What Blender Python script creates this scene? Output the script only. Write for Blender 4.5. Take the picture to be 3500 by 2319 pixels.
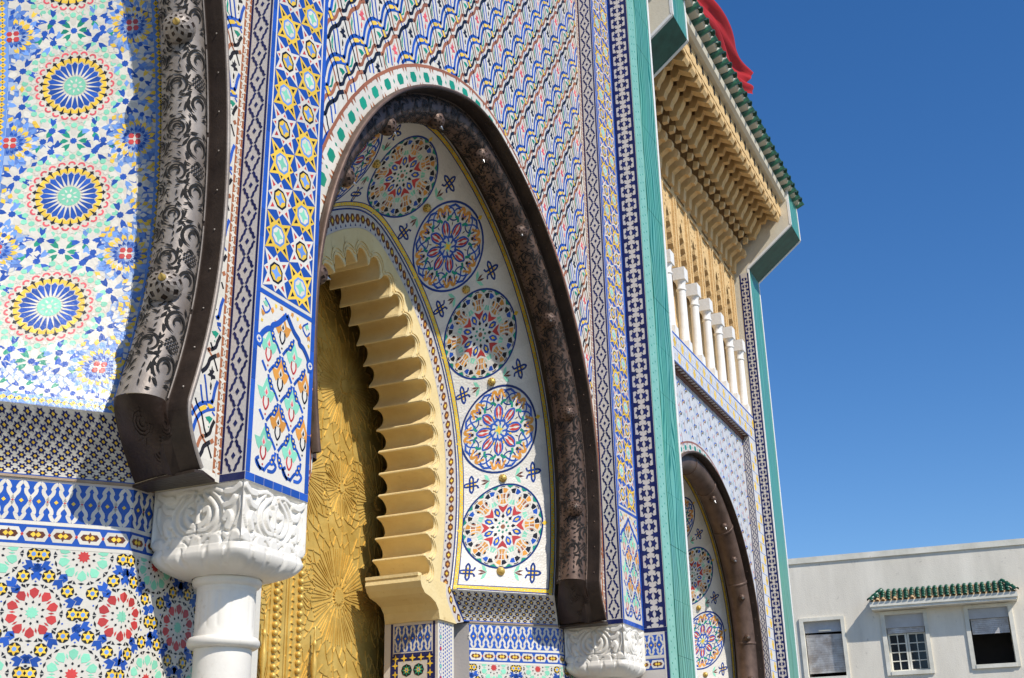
import bpy, math, random
import numpy as np
from mathutils import Matrix, Vector
for _o in list(bpy.data.objects): bpy.data.objects.remove(_o)
SC = bpy.context.scene
COL = SC.collection
RND = random.Random(7)
NPR = np.random.RandomState(11)

# ------------------------------------------------------------------ camera
F_PX, PITCH, ROLL, YAW = 4221.0, math.radians(21.553), math.radians(-1.247), math.radians(24.335)
EYE = np.array([0.0, 0.0, 1.6])
def cam_axes():
    cy, sy = math.cos(YAW), math.sin(YAW)
    fw = np.array([cy*math.cos(PITCH), sy*math.cos(PITCH), math.sin(PITCH)])
    r = np.array([sy, -cy, 0.0]); u = np.cross(r, fw)
    r2 = math.cos(ROLL)*r + math.sin(ROLL)*u
    u2 = math.cos(ROLL)*u - math.sin(ROLL)*r
    return r2, u2, fw
R_, U_, F_ = cam_axes()
cd = bpy.data.cameras.new('camera'); cam = bpy.data.objects.new('camera', cd); COL.objects.link(cam)
cd.sensor_width = 36.0; cd.lens = F_PX/3500*36; cd.clip_start = 0.05; cd.clip_end = 2000
cam.matrix_world = Matrix(((R_[0], U_[0], -F_[0], EYE[0]), (R_[1], U_[1], -F_[1], EYE[1]), (R_[2], U_[2], -F_[2], EYE[2]), (0, 0, 0, 1)))
SC.camera = cam
def ray(x, y):
    return R_*(x-1750)/F_PX - U_*(y-1159.5)/F_PX + F_
def on_y(x, y, Y):
    d = ray(x, y); p = EYE + d*((Y-EYE[1])/d[1]); return p
# ------------------------------------------------------------------ sky, sun, exposure
SUN_EL = math.radians(45.0)
SUN_H = np.array([-0.40, -0.916]); SUN_H = SUN_H/np.linalg.norm(SUN_H)
sdir = Vector((SUN_H[0]*math.cos(SUN_EL), SUN_H[1]*math.cos(SUN_EL), math.sin(SUN_EL)))
W = bpy.data.worlds.new('World'); SC.world = W; W.use_nodes = True
nt = W.node_tree; nt.nodes.clear()
sky = nt.nodes.new('ShaderNodeTexSky'); sky.sky_type = 'NISHITA'; sky.sun_disc = False
sky.sun_elevation = SUN_EL; sky.sun_rotation = math.atan2(sdir.x, sdir.y)
sky.altitude = 400; sky.air_density = 1.0; sky.dust_density = 0.25; sky.ozone_density = 2.5
bg = nt.nodes.new('ShaderNodeBackground'); bg.inputs[1].default_value = 0.14
wo = nt.nodes.new('ShaderNodeOutputWorld')
hsv = nt.nodes.new('ShaderNodeHueSaturation'); hsv.inputs['Hue'].default_value = 0.507; hsv.inputs['Saturation'].default_value = 1.31; nt.links.new(sky.outputs[0], hsv.inputs['Color'])
nt.links.new(hsv.outputs[0], bg.inputs[0]); nt.links.new(bg.outputs[0], wo.inputs[0])
sl = bpy.data.lights.new('sun', 'SUN'); sun = bpy.data.objects.new('sun', sl); COL.objects.link(sun)
sl.energy = 4.7; sl.angle = math.radians(0.53); sl.color = (1.0, 0.945, 0.86)
sun.rotation_euler = sdir.to_track_quat('Z', 'Y').to_euler(); sun.location = (0, -20, 30)
SC.view_settings.view_transform = 'Standard'; SC.view_settings.look = 'None'
SC.view_settings.exposure = 0.04; SC.view_settings.gamma = 1.0; SC.view_settings.use_curve_mapping = False

# ------------------------------------------------------------------ materials
MATS = {}
def _nodes(name):
    m = bpy.data.materials.new(name); m.use_nodes = True
    n = m.node_tree; b = n.nodes['Principled BSDF']
    return m, n, b
def glaze(key, rgb, rough=0.22, var=0.22, bump=0.12, spec=0.32):
    m, n, b = _nodes(key)
    at = n.nodes.new('ShaderNodeAttribute'); at.attribute_name = 'rnd'
    tc = n.nodes.new('ShaderNodeTexCoord')
    no = n.nodes.new('ShaderNodeTexNoise'); no.inputs['Scale'].default_value = 38; no.inputs['Detail'].default_value = 3
    n.links.new(tc.outputs['Object'], no.inputs['Vector'])
    ad = n.nodes.new('ShaderNodeMath'); ad.operation = 'MULTIPLY_ADD'
    n.links.new(at.outputs['Fac'], ad.inputs[0]); ad.inputs[1].default_value = var; ad.inputs[2].default_value = 1-var*0.62
    a2 = n.nodes.new('ShaderNodeMath'); a2.operation = 'MULTIPLY_ADD'
    n.links.new(no.outputs['Fac'], a2.inputs[0]); a2.inputs[1].default_value = var*0.55; n.links.new(ad.outputs[0], a2.inputs[2])
    a3 = n.nodes.new('ShaderNodeMath'); a3.operation = 'SUBTRACT'; n.links.new(a2.outputs[0], a3.inputs[0]); a3.inputs[1].default_value = var*0.2
    hs = n.nodes.new('ShaderNodeHueSaturation'); hs.inputs['Color'].default_value = (*rgb, 1)
    n.links.new(a3.outputs[0], hs.inputs['Value'])
    n.links.new(hs.outputs[0], b.inputs['Base Color'])
    b.inputs['Roughness'].default_value = rough+0.06; b.inputs['Specular IOR Level'].default_value = spec
    if bump:
        n2 = n.nodes.new('ShaderNodeTexNoise'); n2.inputs['Scale'].default_value = 55; n2.inputs['Detail'].default_value = 2
        n.links.new(tc.outputs['Object'], n2.inputs['Vector'])
        bp = n.nodes.new('ShaderNodeBump'); bp.inputs['Strength'].default_value = bump; bp.inputs['Distance'].default_value = 0.01
        n.links.new(n2.outputs['Fac'], bp.inputs['Height']); n.links.new(bp.outputs[0], b.inputs['Normal'])
    MATS[key] = m; return m
def stone(key, rgb, rgb2, rough=0.7, scale=6.0, bump=0.25, metallic=0.0, bscale=40, stain=None, spec=0.4, streak=False):
    m, n, b = _nodes(key)
    tc = n.nodes.new('ShaderNodeTexCoord')
    vec = tc.outputs['Object']
    if streak:
        mp = n.nodes.new('ShaderNodeMapping'); mp.inputs['Scale'].default_value = (1, 1, 0.22); n.links.new(vec, mp.inputs['Vector']); vec = mp.outputs[0]
    no = n.nodes.new('ShaderNodeTexNoise'); no.inputs['Scale'].default_value = scale; no.inputs['Detail'].default_value = 8; no.inputs['Roughness'].default_value = 0.62
    n.links.new(vec, no.inputs['Vector'])
    rp = n.nodes.new('ShaderNodeValToRGB'); rp.color_ramp.elements[0].position = 0.35; rp.color_ramp.elements[1].position = 0.66
    rp.color_ramp.elements[0].color = (*rgb2, 1); rp.color_ramp.elements[1].color = (*rgb, 1)
    n.links.new(no.outputs['Fac'], rp.inputs['Fac'])
    outc = rp.outputs['Color']
    if stain:
        n3 = n.nodes.new('ShaderNodeTexNoise'); n3.inputs['Scale'].default_value = scale*3.1; n3.inputs['Detail'].default_value = 10; n3.inputs['Roughness'].default_value = 0.75
        n.links.new(tc.outputs['Object'], n3.inputs['Vector'])
        r3 = n.nodes.new('ShaderNodeValToRGB'); r3.color_ramp.elements[0].position = 0.60; r3.color_ramp.elements[1].position = 0.74
        r3.color_ramp.elements[0].color = (0, 0, 0, 1); r3.color_ramp.elements[1].color = (1, 1, 1, 1)
        n.links.new(n3.outputs['Fac'], r3.inputs['Fac'])
        mx = n.nodes.new('ShaderNodeMix'); mx.data_type = 'RGBA'
        n.links.new(r3.outputs['Color'], mx.inputs[0]); n.links.new(outc, mx.inputs[6]); mx.inputs[7].default_value = (*stain, 1)
        outc = mx.outputs[2]
    n.links.new(outc, b.inputs['Base Color'])
    b.inputs['Roughness'].default_value = rough; b.inputs['Metallic'].default_value = metallic
    b.inputs['Specular IOR Level'].default_value = spec
    if bump:
        n2 = n.nodes.new('ShaderNodeTexNoise'); n2.inputs['Scale'].default_value = bscale; n2.inputs['Detail'].default_value = 6
        n.links.new(tc.outputs['Object'], n2.inputs['Vector'])
        bp = n.nodes.new('ShaderNodeBump'); bp.inputs['Strength'].default_value = bump; bp.inputs['Distance'].default_value = 0.01
        n.links.new(n2.outputs['Fac'], bp.inputs['Height']); n.links.new(bp.outputs[0], b.inputs['Normal'])
    MATS[key] = m; return m
glaze('white', (0.66, 0.625, 0.55), 0.2, 0.20)
glaze('grout', (0.60, 0.555, 0.47), 0.5, 0.16, 0.2)
glaze('blue', (0.020, 0.085, 0.40), 0.16, 0.45)
glaze('lblue', (0.15, 0.30, 0.68), 0.2, 0.35)
glaze('yellow', (0.82, 0.54, 0.055), 0.2, 0.25)
glaze('mint', (0.24, 0.62, 0.43), 0.2, 0.25)
glaze('green', (0.015, 0.27, 0.17), 0.18, 0.4)
glaze('red', (0.50, 0.050, 0.045), 0.2, 0.4)
glaze('pink', (0.72, 0.11, 0.13), 0.2, 0.3)
glaze('black', (0.014, 0.014, 0.020), 0.18, 0.5)
glaze('brown', (0.33, 0.12, 0.055), 0.25, 0.35)
glaze('dbrown', (0.13, 0.04, 0.02), 0.25, 0.4)
glaze('navy', (0.010, 0.018, 0.105), 0.16, 0.5)
glaze('beige', (0.60, 0.55, 0.50), 0.25, 0.12)
glaze('orange', (0.66, 0.29, 0.045), 0.22, 0.3)
glaze('paleblue', (0.62, 0.625, 0.63), 0.25, 0.15)
glaze('cream', (0.70, 0.665, 0.60), 0.3, 0.14, 0.6)
stone('marble', (0.82, 0.78, 0.70), (0.68, 0.64, 0.57), 0.42, 3.0, 0.10, stain=(0.56, 0.47, 0.36))
stone('stucco_yellow', (0.80, 0.65, 0.345), (0.73, 0.56, 0.27), 0.8, 4.0, 0.3, stain=(0.55, 0.40, 0.18))
stone('plaster', (0.72, 0.66, 0.52), (0.64, 0.57, 0.44), 0.85, 3.0, 0.25)
stone('house_wall', (0.88, 0.81, 0.68), (0.70, 0.64, 0.53), 0.9, 1.3, 0.5, stain=(0.40, 0.36, 0.30), streak=True)
stone('house_trim', (0.84, 0.80, 0.69), (0.63, 0.60, 0.50), 0.9, 2.0, 0.2, stain=(0.34, 0.31, 0.26))
stone('wood', (0.74, 0.51, 0.245), (0.62, 0.41, 0.175), 0.7, 5.0, 0.3)
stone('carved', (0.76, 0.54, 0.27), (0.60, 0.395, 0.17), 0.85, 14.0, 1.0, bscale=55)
stone('carved_shaded', (0.26, 0.15, 0.055), (0.16, 0.09, 0.03), 0.9, 14.0, 1.0, bscale=55)  # darker copy of carved, with the shade of recesses and gaps in its colour
stone('white_stone', (0.84, 0.83, 0.80), (0.74, 0.73, 0.70), 0.6, 8.0, 0.3)
stone('brass', (0.74, 0.52, 0.15), (0.56, 0.36, 0.08), 0.45, 6.0, 0.22, metallic=0.35, bscale=22)
stone('brass_dark', (0.30, 0.19, 0.05), (0.20, 0.12, 0.03), 0.5, 7.0, 0.2, metallic=0.8)
stone('metal', (0.34, 0.30, 0.265), (0.20, 0.165, 0.14), 0.52, 5.0, 0.12, metallic=0.30, bscale=60)
stone('metal_brown', (0.165, 0.105, 0.078), (0.080, 0.048, 0.034), 0.52, 5.0, 0.12, metallic=0.35, bscale=60)
stone('metal_shaded', (0.055, 0.036, 0.026), (0.028, 0.018, 0.013), 0.5, 6.0, 0.2, metallic=0.3)  # shade of flange, backing and piercings put into a darker metal
stone('metal_apron', (0.050, 0.030, 0.022), (0.028, 0.017, 0.012), 0.38, 6.0, 0.3, metallic=0.3)  # the apron's shade is put into this very dark brown
stone('metal_bright', (0.62, 0.60, 0.58), (0.40, 0.37, 0.34), 0.3, 9.0, 0.2, metallic=0.9)
stone('dark', (0.015, 0.013, 0.012), (0.01, 0.009, 0.008), 0.9, 3.0, 0)
stone('roof_green', (0.020, 0.115, 0.060), (0.008, 0.050, 0.030), 0.28, 12.0, 0.2, stain=(0.10, 0.14, 0.06))
stone('terracotta', (0.62, 0.42, 0.22), (0.5, 0.31, 0.15), 0.8, 9.0, 0.2)
stone('paving', (0.19, 0.175, 0.15), (0.14, 0.13, 0.11), 0.85, 2.0, 0.3)
stone('flag_cloth', (0.40, 0.003, 0.004), (0.33, 0.002, 0.003), 0.75, 3.0, 0.1)
stone('grey_paint', (0.52, 0.53, 0.55), (0.44, 0.45, 0.47), 0.7, 3.0, 0.2)
stone('grey_wood', (0.66, 0.66, 0.66), (0.44, 0.40, 0.37), 0.85, 5.0, 0.3, stain=(0.20, 0.13, 0.09))
stone('mortar_brown', (0.40, 0.31, 0.22), (0.30, 0.22, 0.15), 0.9, 9.0, 0.5)
def _turq(key, c1, c2, sc):
    m, n, b = _nodes(key)
    tc = n.nodes.new('ShaderNodeTexCoord'); mp = n.nodes.new('ShaderNodeMapping')
    mp.inputs['Scale'].default_value = (1.0, 1.0, 0.20); n.links.new(tc.outputs['Object'], mp.inputs['Vector'])
    n0 = n.nodes.new('ShaderNodeTexNoise'); n0.inputs['Scale'].default_value = 5.0; n0.inputs['Detail'].default_value = 2; n.links.new(mp.outputs[0], n0.inputs['Vector'])
    wv = n.nodes.new('ShaderNodeTexWave'); wv.wave_type = 'BANDS'; wv.bands_direction = 'X'
    wv.inputs['Scale'].default_value = sc; wv.inputs['Distortion'].default_value = 14.0; wv.inputs['Detail'].default_value = 1.0; wv.inputs['Detail Scale'].default_value = 0.8
    n.links.new(mp.outputs[0], wv.inputs['Vector'])
    rp = n.nodes.new('ShaderNodeValToRGB'); rp.color_ramp.elements[0].position = 0.18; rp.color_ramp.elements[1].position = 0.55
    rp.color_ramp.elements[0].color = (*c2, 1); rp.color_ramp.elements[1].color = (*c1, 1)
    n.links.new(wv.outputs['Fac'], rp.inputs['Fac'])
    mx = n.nodes.new('ShaderNodeMix'); mx.data_type = 'RGBA'; mx.blend_type = 'MULTIPLY'; mx.inputs[0].default_value = 0.30
    n.links.new(rp.outputs['Color'], mx.inputs[6]); n.links.new(n0.outputs['Color'], mx.inputs[7])
    n.links.new(mx.outputs[2], b.inputs['Base Color']); b.inputs['Roughness'].default_value = 0.35
    MATS[key] = m
_turq('turq_grain', (0.15, 0.46, 0.36), (0.006, 0.17, 0.115), 5.5)
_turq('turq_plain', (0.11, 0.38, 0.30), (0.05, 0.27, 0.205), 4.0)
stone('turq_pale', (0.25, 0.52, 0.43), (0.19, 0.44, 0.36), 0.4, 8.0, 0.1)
stone('turq_shaded', (0.018, 0.105, 0.078), (0.010, 0.065, 0.048), 0.5, 7.0, 0.1)  # shaded copy of the turquoise, for the corbel underside
m_, n_, b_ = _nodes('glass'); b_.inputs['Base Color'].default_value = (0.010, 0.014, 0.02, 1); b_.inputs['Roughness'].default_value = 0.08; MATS['glass'] = m_

# ------------------------------------------------------------------ object helpers
def tag(o, label=None, cat=None, group=None, kind=None):
    if label: o['label'] = label
    if cat: o['category'] = cat
    if group: o['group'] = group
    if kind: o['kind'] = kind
    return o
def empty(name, loc, label, cat, group=None):
    o = bpy.data.objects.new(name, None); COL.objects.link(o); o.location = loc; o.empty_display_size = 0.2
    return tag(o, label, cat, group)
def link(name, me, parent=None):
    o = bpy.data.objects.new(name, me); COL.objects.link(o)
    if parent is not None:
        o.parent = parent
        o.matrix_parent_inverse = WINV(parent)
    return o
_LOC = {}
def WINV(p):
    # every mesh is written in world coordinates, only empties carry a location
    return Matrix.Translation(-p.location) if p.type == 'EMPTY' else Matrix.Identity(4)
def mesh(name, V, F, mats, idx=None, rnd=None, smooth=False):
    me = bpy.data.meshes.new(name)
    me.from_pydata([tuple(map(float, v)) for v in V], [], [tuple(f) for f in F])
    for k in ([mats] if isinstance(mats, str) else mats): me.materials.append(MATS[k])
    if idx is not None: me.polygons.foreach_set('material_index', np.asarray(idx, dtype=np.int32))
    if rnd is not None:
        a = me.attributes.new('rnd', 'FLOAT', 'FACE'); a.data.foreach_set('value', np.asarray(rnd, dtype=np.float32))
    if smooth: me.polygons.foreach_set('use_smooth', np.ones(len(me.polygons), dtype=bool))
    me.update(); return me
class MB:
    """collects plain shapes into one mesh"""
    def __init__(s): s.V = []; s.F = []; s.I = []; s.M = []
    def mi(s, m):
        if m not in s.M: s.M.append(m)
        return s.M.index(m)
    def add(s, V, F, m):
        o = len(s.V); s.V += [tuple(v) for v in V]; s.F += [tuple(i+o for i in f) for f in F]; s.I += [s.mi(m)]*len(F); return s
    def box(s, x0, x1, y0, y1, z0, z1, m):
        V = [(x0, y0, z0), (x1, y0, z0), (x1, y1, z0), (x0, y1, z0), (x0, y0, z1), (x1, y0, z1), (x1, y1, z1), (x0, y1, z1)]
        return s.add(V, [(0, 3, 2, 1), (4, 5, 6, 7), (0, 1, 5, 4), (1, 2, 6, 5), (2, 3, 7, 6), (3, 0, 4, 7)], m)
    def quad(s, a, b, c, d, m): return s.add([a, b, c, d], [(0, 1, 2, 3)], m)
    def prism(s, pts, axis, a, b, m):
        """extrude a closed polygon along axis from a to b; pts are the two other coordinates in order"""
        n = len(pts)
        def mk(p, v):
            l = list(p); l.insert(axis, v); return tuple(l)
        V = [mk(p, a) for p in pts] + [mk(p, b) for p in pts]
        F = [tuple(range(n)), tuple(range(2*n-1, n-1, -1))] + [(i, i+n, (i+1) % n+n, (i+1) % n) for i in range(n)]
        return s.add(V, F, m)
    def grid(s, G, m, closed=False):
        G = np.asarray(G); a, b = G.shape[:2]
        V = G.reshape(-1, 3); F = []
        for i in range(a-1):
            for j in range(b if closed else b-1):
                j2 = (j+1) % b; F.append((i*b+j, i*b+j2, (i+1)*b+j2, (i+1)*b+j))
        return s.add(V, F, m)
    def lathe(s, cx, cy, prof, m, n=24):
        a = np.linspace(0, 2*np.pi, n, endpoint=False)
        G = np.array([[(cx+r*math.cos(t), cy+r*math.sin(t), z) for t in a] for r, z in prof])
        return s.grid(G, m, True)
    def obj(s, name, parent=None, smooth=False, **kw):
        o = link(name, mesh(name, s.V, s.F, s.M, s.I, NPR.rand(len(s.F)), smooth), parent)
        if kw: tag(o, **kw)
        return o
def box_obj(name, x0, x1, y0, y1, z0, z1, m, parent): return MB().box(x0, x1, y0, y1, z0, z1, m).obj(name, parent)

# ------------------------------------------------------------------ tile pieces on a surface
def flat(o, ex, ey, n):
    o, ex, ey, n = [np.array(v, float) for v in (o, ex, ey, n)]
    return lambda P, h: o + P[:, :1]*ex + P[:, 1:2]*ey + h*n
def smooth(pts, n=4, closed=False):
    P = np.array(pts, float)
    if n <= 1: return P
    k = len(P); out = []
    rng = range(k if closed else k-1)
    for i in rng:
        p1, p2 = P[i], P[(i+1) % k]
        p0 = P[(i-1) % k] if (closed or i > 0) else 2*p1-p2
        p3 = P[(i+2) % k] if (closed or i+2 < k) else 2*p2-p1
        for t in np.arange(n)/n:
            out.append(0.5*((2*p1)+(-p0+p2)*t+(2*p0-5*p1+4*p2-p3)*t*t+(-p0+3*p1-3*p2+p3)*t**3))
    if not closed: out.append(P[-1])
    return np.array(out)
class Tiles:
    def __init__(s, surf, hs=0.45): s.surf = surf; s.T = []; s.hs = hs
    def poly(s, P, m, h=0.003):
        P = np.asarray(P, float)
        a = 0.5*np.sum(P[:, 0]*np.roll(P[:, 1], -1)-P[:, 1]*np.roll(P[:, 0], -1))
        if abs(a) < 1e-7: return
        if a < 0: P = P[::-1]
        s.T.append((P, [tuple(range(len(P)))], list(range(len(P))), m, h, abs(a)))
    def stroke(s, pts, w, m, h=0.003, n=3, closed=False, taper=0.0):
        P = smooth(pts, n, closed); k = len(P)
        if closed: T = np.roll(P, -1, 0)-np.roll(P, 1, 0)
        else: T = np.gradient(P, axis=0)
        T = T/np.maximum(np.linalg.norm(T, axis=1, keepdims=True), 1e-9); N = np.c_[-T[:, 1], T[:, 0]]
        ww = np.full(k, w*0.5)
        if taper and not closed: ww = ww*(1-taper*np.abs(np.linspace(-1, 1, k))**2)
        A = P+N*ww[:, None]; B = P-N*ww[:, None]
        V = np.vstack([B, A])
        if closed:
            F = [(i, (i+1) % k, (i+1) % k+k, i+k) for i in range(k)]; L = None
        else:
            F = [(i, i+1, i+1+k, i+k) for i in range(k-1)]; L = list(range(k))+list(range(2*k-1, k-1, -1))
        s.T.append((V, F, L, m, h, w*np.linalg.norm(np.diff(P, axis=0), axis=1).sum()))
    def circle(s, c, r, m, h=0.003, n=10, ph=0.0, sy=1.0):
        a = np.arange(n)*2*np.pi/n+ph; s.poly(np.c_[c[0]+r*np.cos(a), c[1]+r*sy*np.sin(a)], m, h)
    def rect(s, x0, x1, z0, z1, m, h=0.003): s.poly([(x0, z0), (x1, z0), (x1, z1), (x0, z1)], m, h)
    def star(s, c, r1, r2, k, m, h=0.003, ph=0.0):
        a = np.arange(2*k)*np.pi/k+ph; r = np.where(np.arange(2*k) % 2 == 0, r1, r2)
        s.poly(np.c_[c[0]+r*np.cos(a), c[1]+r*np.sin(a)], m, h)
    def warp(s, f):
        s.T = [(f(P), F, L, m, h, a) for (P, F, L, m, h, a) in s.T]
    def clip(s, keep):
        s.T = [t for t in s.T if keep(t[0].mean(0))]
    def _solve(s):
        """surface positions of all pieces, batched by height"""
        n = len(s.T); top = [None]*n; base = [None]*n
        hs = {}
        for i, t in enumerate(s.T): hs.setdefault(round(t[4]*s.hs, 6), []).append(i)
        for h, ids in hs.items():
            Q = s.surf(np.vstack([s.T[i][0] for i in ids]), h); o = 0
            for i in ids: k = len(s.T[i][0]); top[i] = Q[o:o+k]; o += k
        ids = [i for i in range(n) if s.T[i][2] is not None]
        if ids:
            Q = s.surf(np.vstack([s.T[i][0][s.T[i][2]] for i in ids]), 0.0); o = 0
            for i in ids: k = len(s.T[i][2]); base[i] = Q[o:o+k]; o += k
        return top, base
    @staticmethod
    def _piece(t, top, base):
        P, F, L, m, h, a = t
        if L is None: return top, F
        n0 = len(P); q = len(L)
        return np.vstack([top, base]), list(F)+[(L[i], n0+i, n0+(i+1) % q, L[(i+1) % q]) for i in range(q)]
    def build(s, parent, name='mosaic', piece='tile', nsep=300, amin=0.0):
        if not s.T: return
        top, base = s._solve()
        sc = np.array([t[5]/max(0.5, float(np.sum((p.mean(0)-EYE)**2))) for t, p in zip(s.T, top)])
        sset = set(int(i) for i in np.argsort(-sc)[:nsep]) if nsep else set()
        V = []; FF = []; I = []; R = []; M = []; o = 0
        for i, t in enumerate(s.T):
            v, f = s._piece(t, top[i], base[i])
            if i in sset:
                link(piece, mesh(piece, v, f, t[3], None, [RND.random()]*len(f)), parent); continue
            V.append(v); FF += [tuple(j+o for j in g) for g in f]; o += len(v)
            if t[3] not in M: M.append(t[3])
            I += [M.index(t[3])]*len(f); R += [RND.random()]*len(f)
        if V: tag(link(name, mesh(name, np.vstack(V), FF, M, I, R), parent), kind='stuff')
# ------------------------------------------------------------------ arch curves
class Curve:
    """pointed horseshoe arch outline from right foot over the apex to left foot"""
    def __init__(s, xc, w, h, zc, zb, c, flare=0.0):
        s.xc, s.w, s.h, s.zc, s.zb = xc, w, h, zc, zb
        R = (h*h+w*w)/(2*w); e = R-w
        a = np.linspace(0, math.asin(min(1, h/R)), 500)
        up = np.c_[-e+R*np.cos(a), zc+R*np.sin(a)]
        zz = np.linspace(zb, zc, 160)[:-1]
        lo = np.c_[w-c*(zc-zz)**2+flare*np.clip((3.54-zz)/0.34, 0, 1)**1.6, zz]
        r = np.vstack([lo, up]); p = np.vstack([r, np.c_[-r[::-1, 0], r[::-1, 1]][1:]])
        p[:, 0] += xc
        q = p.copy(); mid = len(p)//2; k_ = 45
        for j_ in range(mid-160, mid+161): q[j_] = p[j_-k_:j_+k_+1].mean(0)
        f_ = np.clip((160-np.abs(np.arange(len(p))-mid))/80.0, 0, 1)[:, None]; p = p*(1-f_)+q*f_
        d = np.r_[0, np.cumsum(np.linalg.norm(np.diff(p, axis=0), axis=1))]
        s.L = d[-1]; s.S = np.linspace(0, s.L, 1600)
        s.P = np.c_[np.interp(s.S, d, p[:, 0]), np.interp(s.S, d, p[:, 1])]
        T = np.gradient(s.P, axis=0); T /= np.linalg.norm(T, axis=1, keepdims=True)
        k = np.ones(41)/41
        N = np.c_[T[:, 1], -T[:, 0]]
        N = np.c_[np.convolve(np.pad(N[:, 0], 20, 'edge'), k, 'valid'), np.convolve(np.pad(N[:, 1], 20, 'edge'), k, 'valid')]
        s.N = N/np.linalg.norm(N, axis=1, keepdims=True)
    def at(s, q):
        return np.c_[np.interp(q, s.S, s.P[:, 0]), np.interp(q, s.S, s.P[:, 1])]
    def nr(s, q):
        return np.c_[np.interp(q, s.S, s.N[:, 0]), np.interp(q, s.S, s.N[:, 1])]
    def off(s, q, rho):
        return s.at(q)+s.nr(q)*np.asarray(rho).reshape(-1, 1)
def ring_surf(C, Y):
    """(s, rho) on the plane y=Y facing -y"""
    def f(P, h):
        q = C.off(P[:, 0], P[:, 1]); return np.c_[q[:, 0], np.full(len(q), Y-h), q[:, 1]]
    return f
class Panel:
    """ruled splayed reveal between an outer curve (y0) and an inner curve (y1); coordinates (a across, b along)"""
    def __init__(s, B, I, y0, y1, ctr=0.5):
        s.B, s.I, s.y0, s.y1 = B, I, y0, y1; s.L = (B.L+I.L)/2
        s.W = math.hypot(B.w-I.w, y1-y0); s.c = s.W*ctr
    def pos(s, P):
        t = P[:, :1]/s.W; u = P[:, 1]/s.L
        b = s.B.at(u*s.B.L); i = s.I.at(u*s.I.L); q = b*(1-t)+i*t
        y = s.y0*(1-t[:, 0])+s.y1*t[:, 0]
        return np.c_[q[:, 0], y, q[:, 1]]
    def surf(s):
        def f(P, h):
            p = s.pos(P); e = 1e-3
            du = s.pos(P+[[e, 0]])-p; dv = s.pos(P+[[0, e]])-p
            n = np.cross(du, dv); n /= np.maximum(np.linalg.norm(n, axis=1, keepdims=True), 1e-12)
            c = np.array([s.B.xc, 0, s.B.zc])
            sg = np.sign(np.sum(n*(c-p), axis=1, keepdims=True)); sg[sg == 0] = 1
            return p+n*sg*h
        return f

# ------------------------------------------------------------------ tile patterns
def band_chain(T, u0, u1, v0, v1, along='v'):
    """brown band with white four-point stars and squares"""
    L = (v1-v0) if along == 'v' else (u1-u0); w = (u1-u0) if along == 'v' else (v1-v0)
    k = max(1, int(round(L/(w*1.05)))); p = L/k
    if along == 'v': T.rect(u0, u1, v0, v1, 'brown', 0.002)
    else: T.rect(u0, u1, v0, v1, 'brown', 0.002)
    for i in range(k):
        for j, (r1, r2, kk) in enumerate(((0.52, 0.22, 4), (0.30, 0.21, 4))):
            c = (i+0.25+0.5*j)*p
            ctr = ((u0+u1)/2, v0+c) if along == 'v' else (u0+c, (v0+v1)/2)
            T.star(ctr, w*r1, w*r2, kk, 'white', 0.004, 0 if j == 0 else math.pi/4)
def band_diamond(T, u0, u1, v0, v1, period):
    """grey band, navy edge lines and stepped navy ogee diamonds; u across, v up"""
    w = u1-u0; cu = (u0+u1)/2; e = w*0.085
    T.rect(u0, u0+e, v0, v1, 'navy', 0.003); T.rect(u1-e, u1, v0, v1, 'navy', 0.003)
    k = int((v1-v0)/period); r = w*0.5-e*1.9
    for i in range(-1, k+2):
        c = v0+period*(i+0.5)
        for sx in (-1, 1):
            for sy in (-1, 1):
                pts = [(cu+sx*r*0.16, c+sy*period*0.47), (cu+sx*r*0.36, c+sy*period*0.40), (cu+sx*r*0.42, c+sy*period*0.30),
                       (cu+sx*r*0.70, c+sy*period*0.23), (cu+sx*r*0.74, c+sy*period*0.13), (cu+sx*r*0.98, c+sy*period*0.05)]
                if all(v0 < p[1] < v1 for p in pts): T.stroke(pts, w*0.105, 'navy', 0.003, 1)
        if v0+0.02 < c < v1-0.02:
            T.poly([(cu-r*0.27, c), (cu, c-period*0.11), (cu+r*0.27, c), (cu, c+period*0.11)], 'navy', 0.003)
def band_cross(T, u0, u1, v0, v1, period):
    """beige band with paired navy spiked tiles between navy lines"""
    w = u1-u0; e = w*0.13; cu = (u0+u1)/2
    T.rect(u0, u0+e, v0, v1, 'navy', 0.003); T.rect(u1-e, u1, v0, v1, 'navy', 0.003)
    k = int((v1-v0)/(period/2)); r = w*0.5-e
    for i in range(k):
        c = v0+(i+0.5)*period/2
        for sx in (-1, 1):
            if i % 2 == 0:
                q = [(0.10, 0), (0.45, 0.16), (0.40, 0.46), (0.66, 0.22), (0.98, 0.30), (0.98, -0.30), (0.66, -0.22), (0.40, -0.46), (0.45, -0.16)]
            else:
                q = [(0.86, 0), (0.62, 0.20), (0.60, 0.52), (0.38, 0.30), (0.06, 0.40), (0.22, 0.0), (0.06, -0.40), (0.38, -0.30), (0.60, -0.52), (0.62, -0.20)]
            T.poly([(cu+sx*x*r*1.03, c+y*period*0.52) for x, y in q], 'navy', 0.003)
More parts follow.
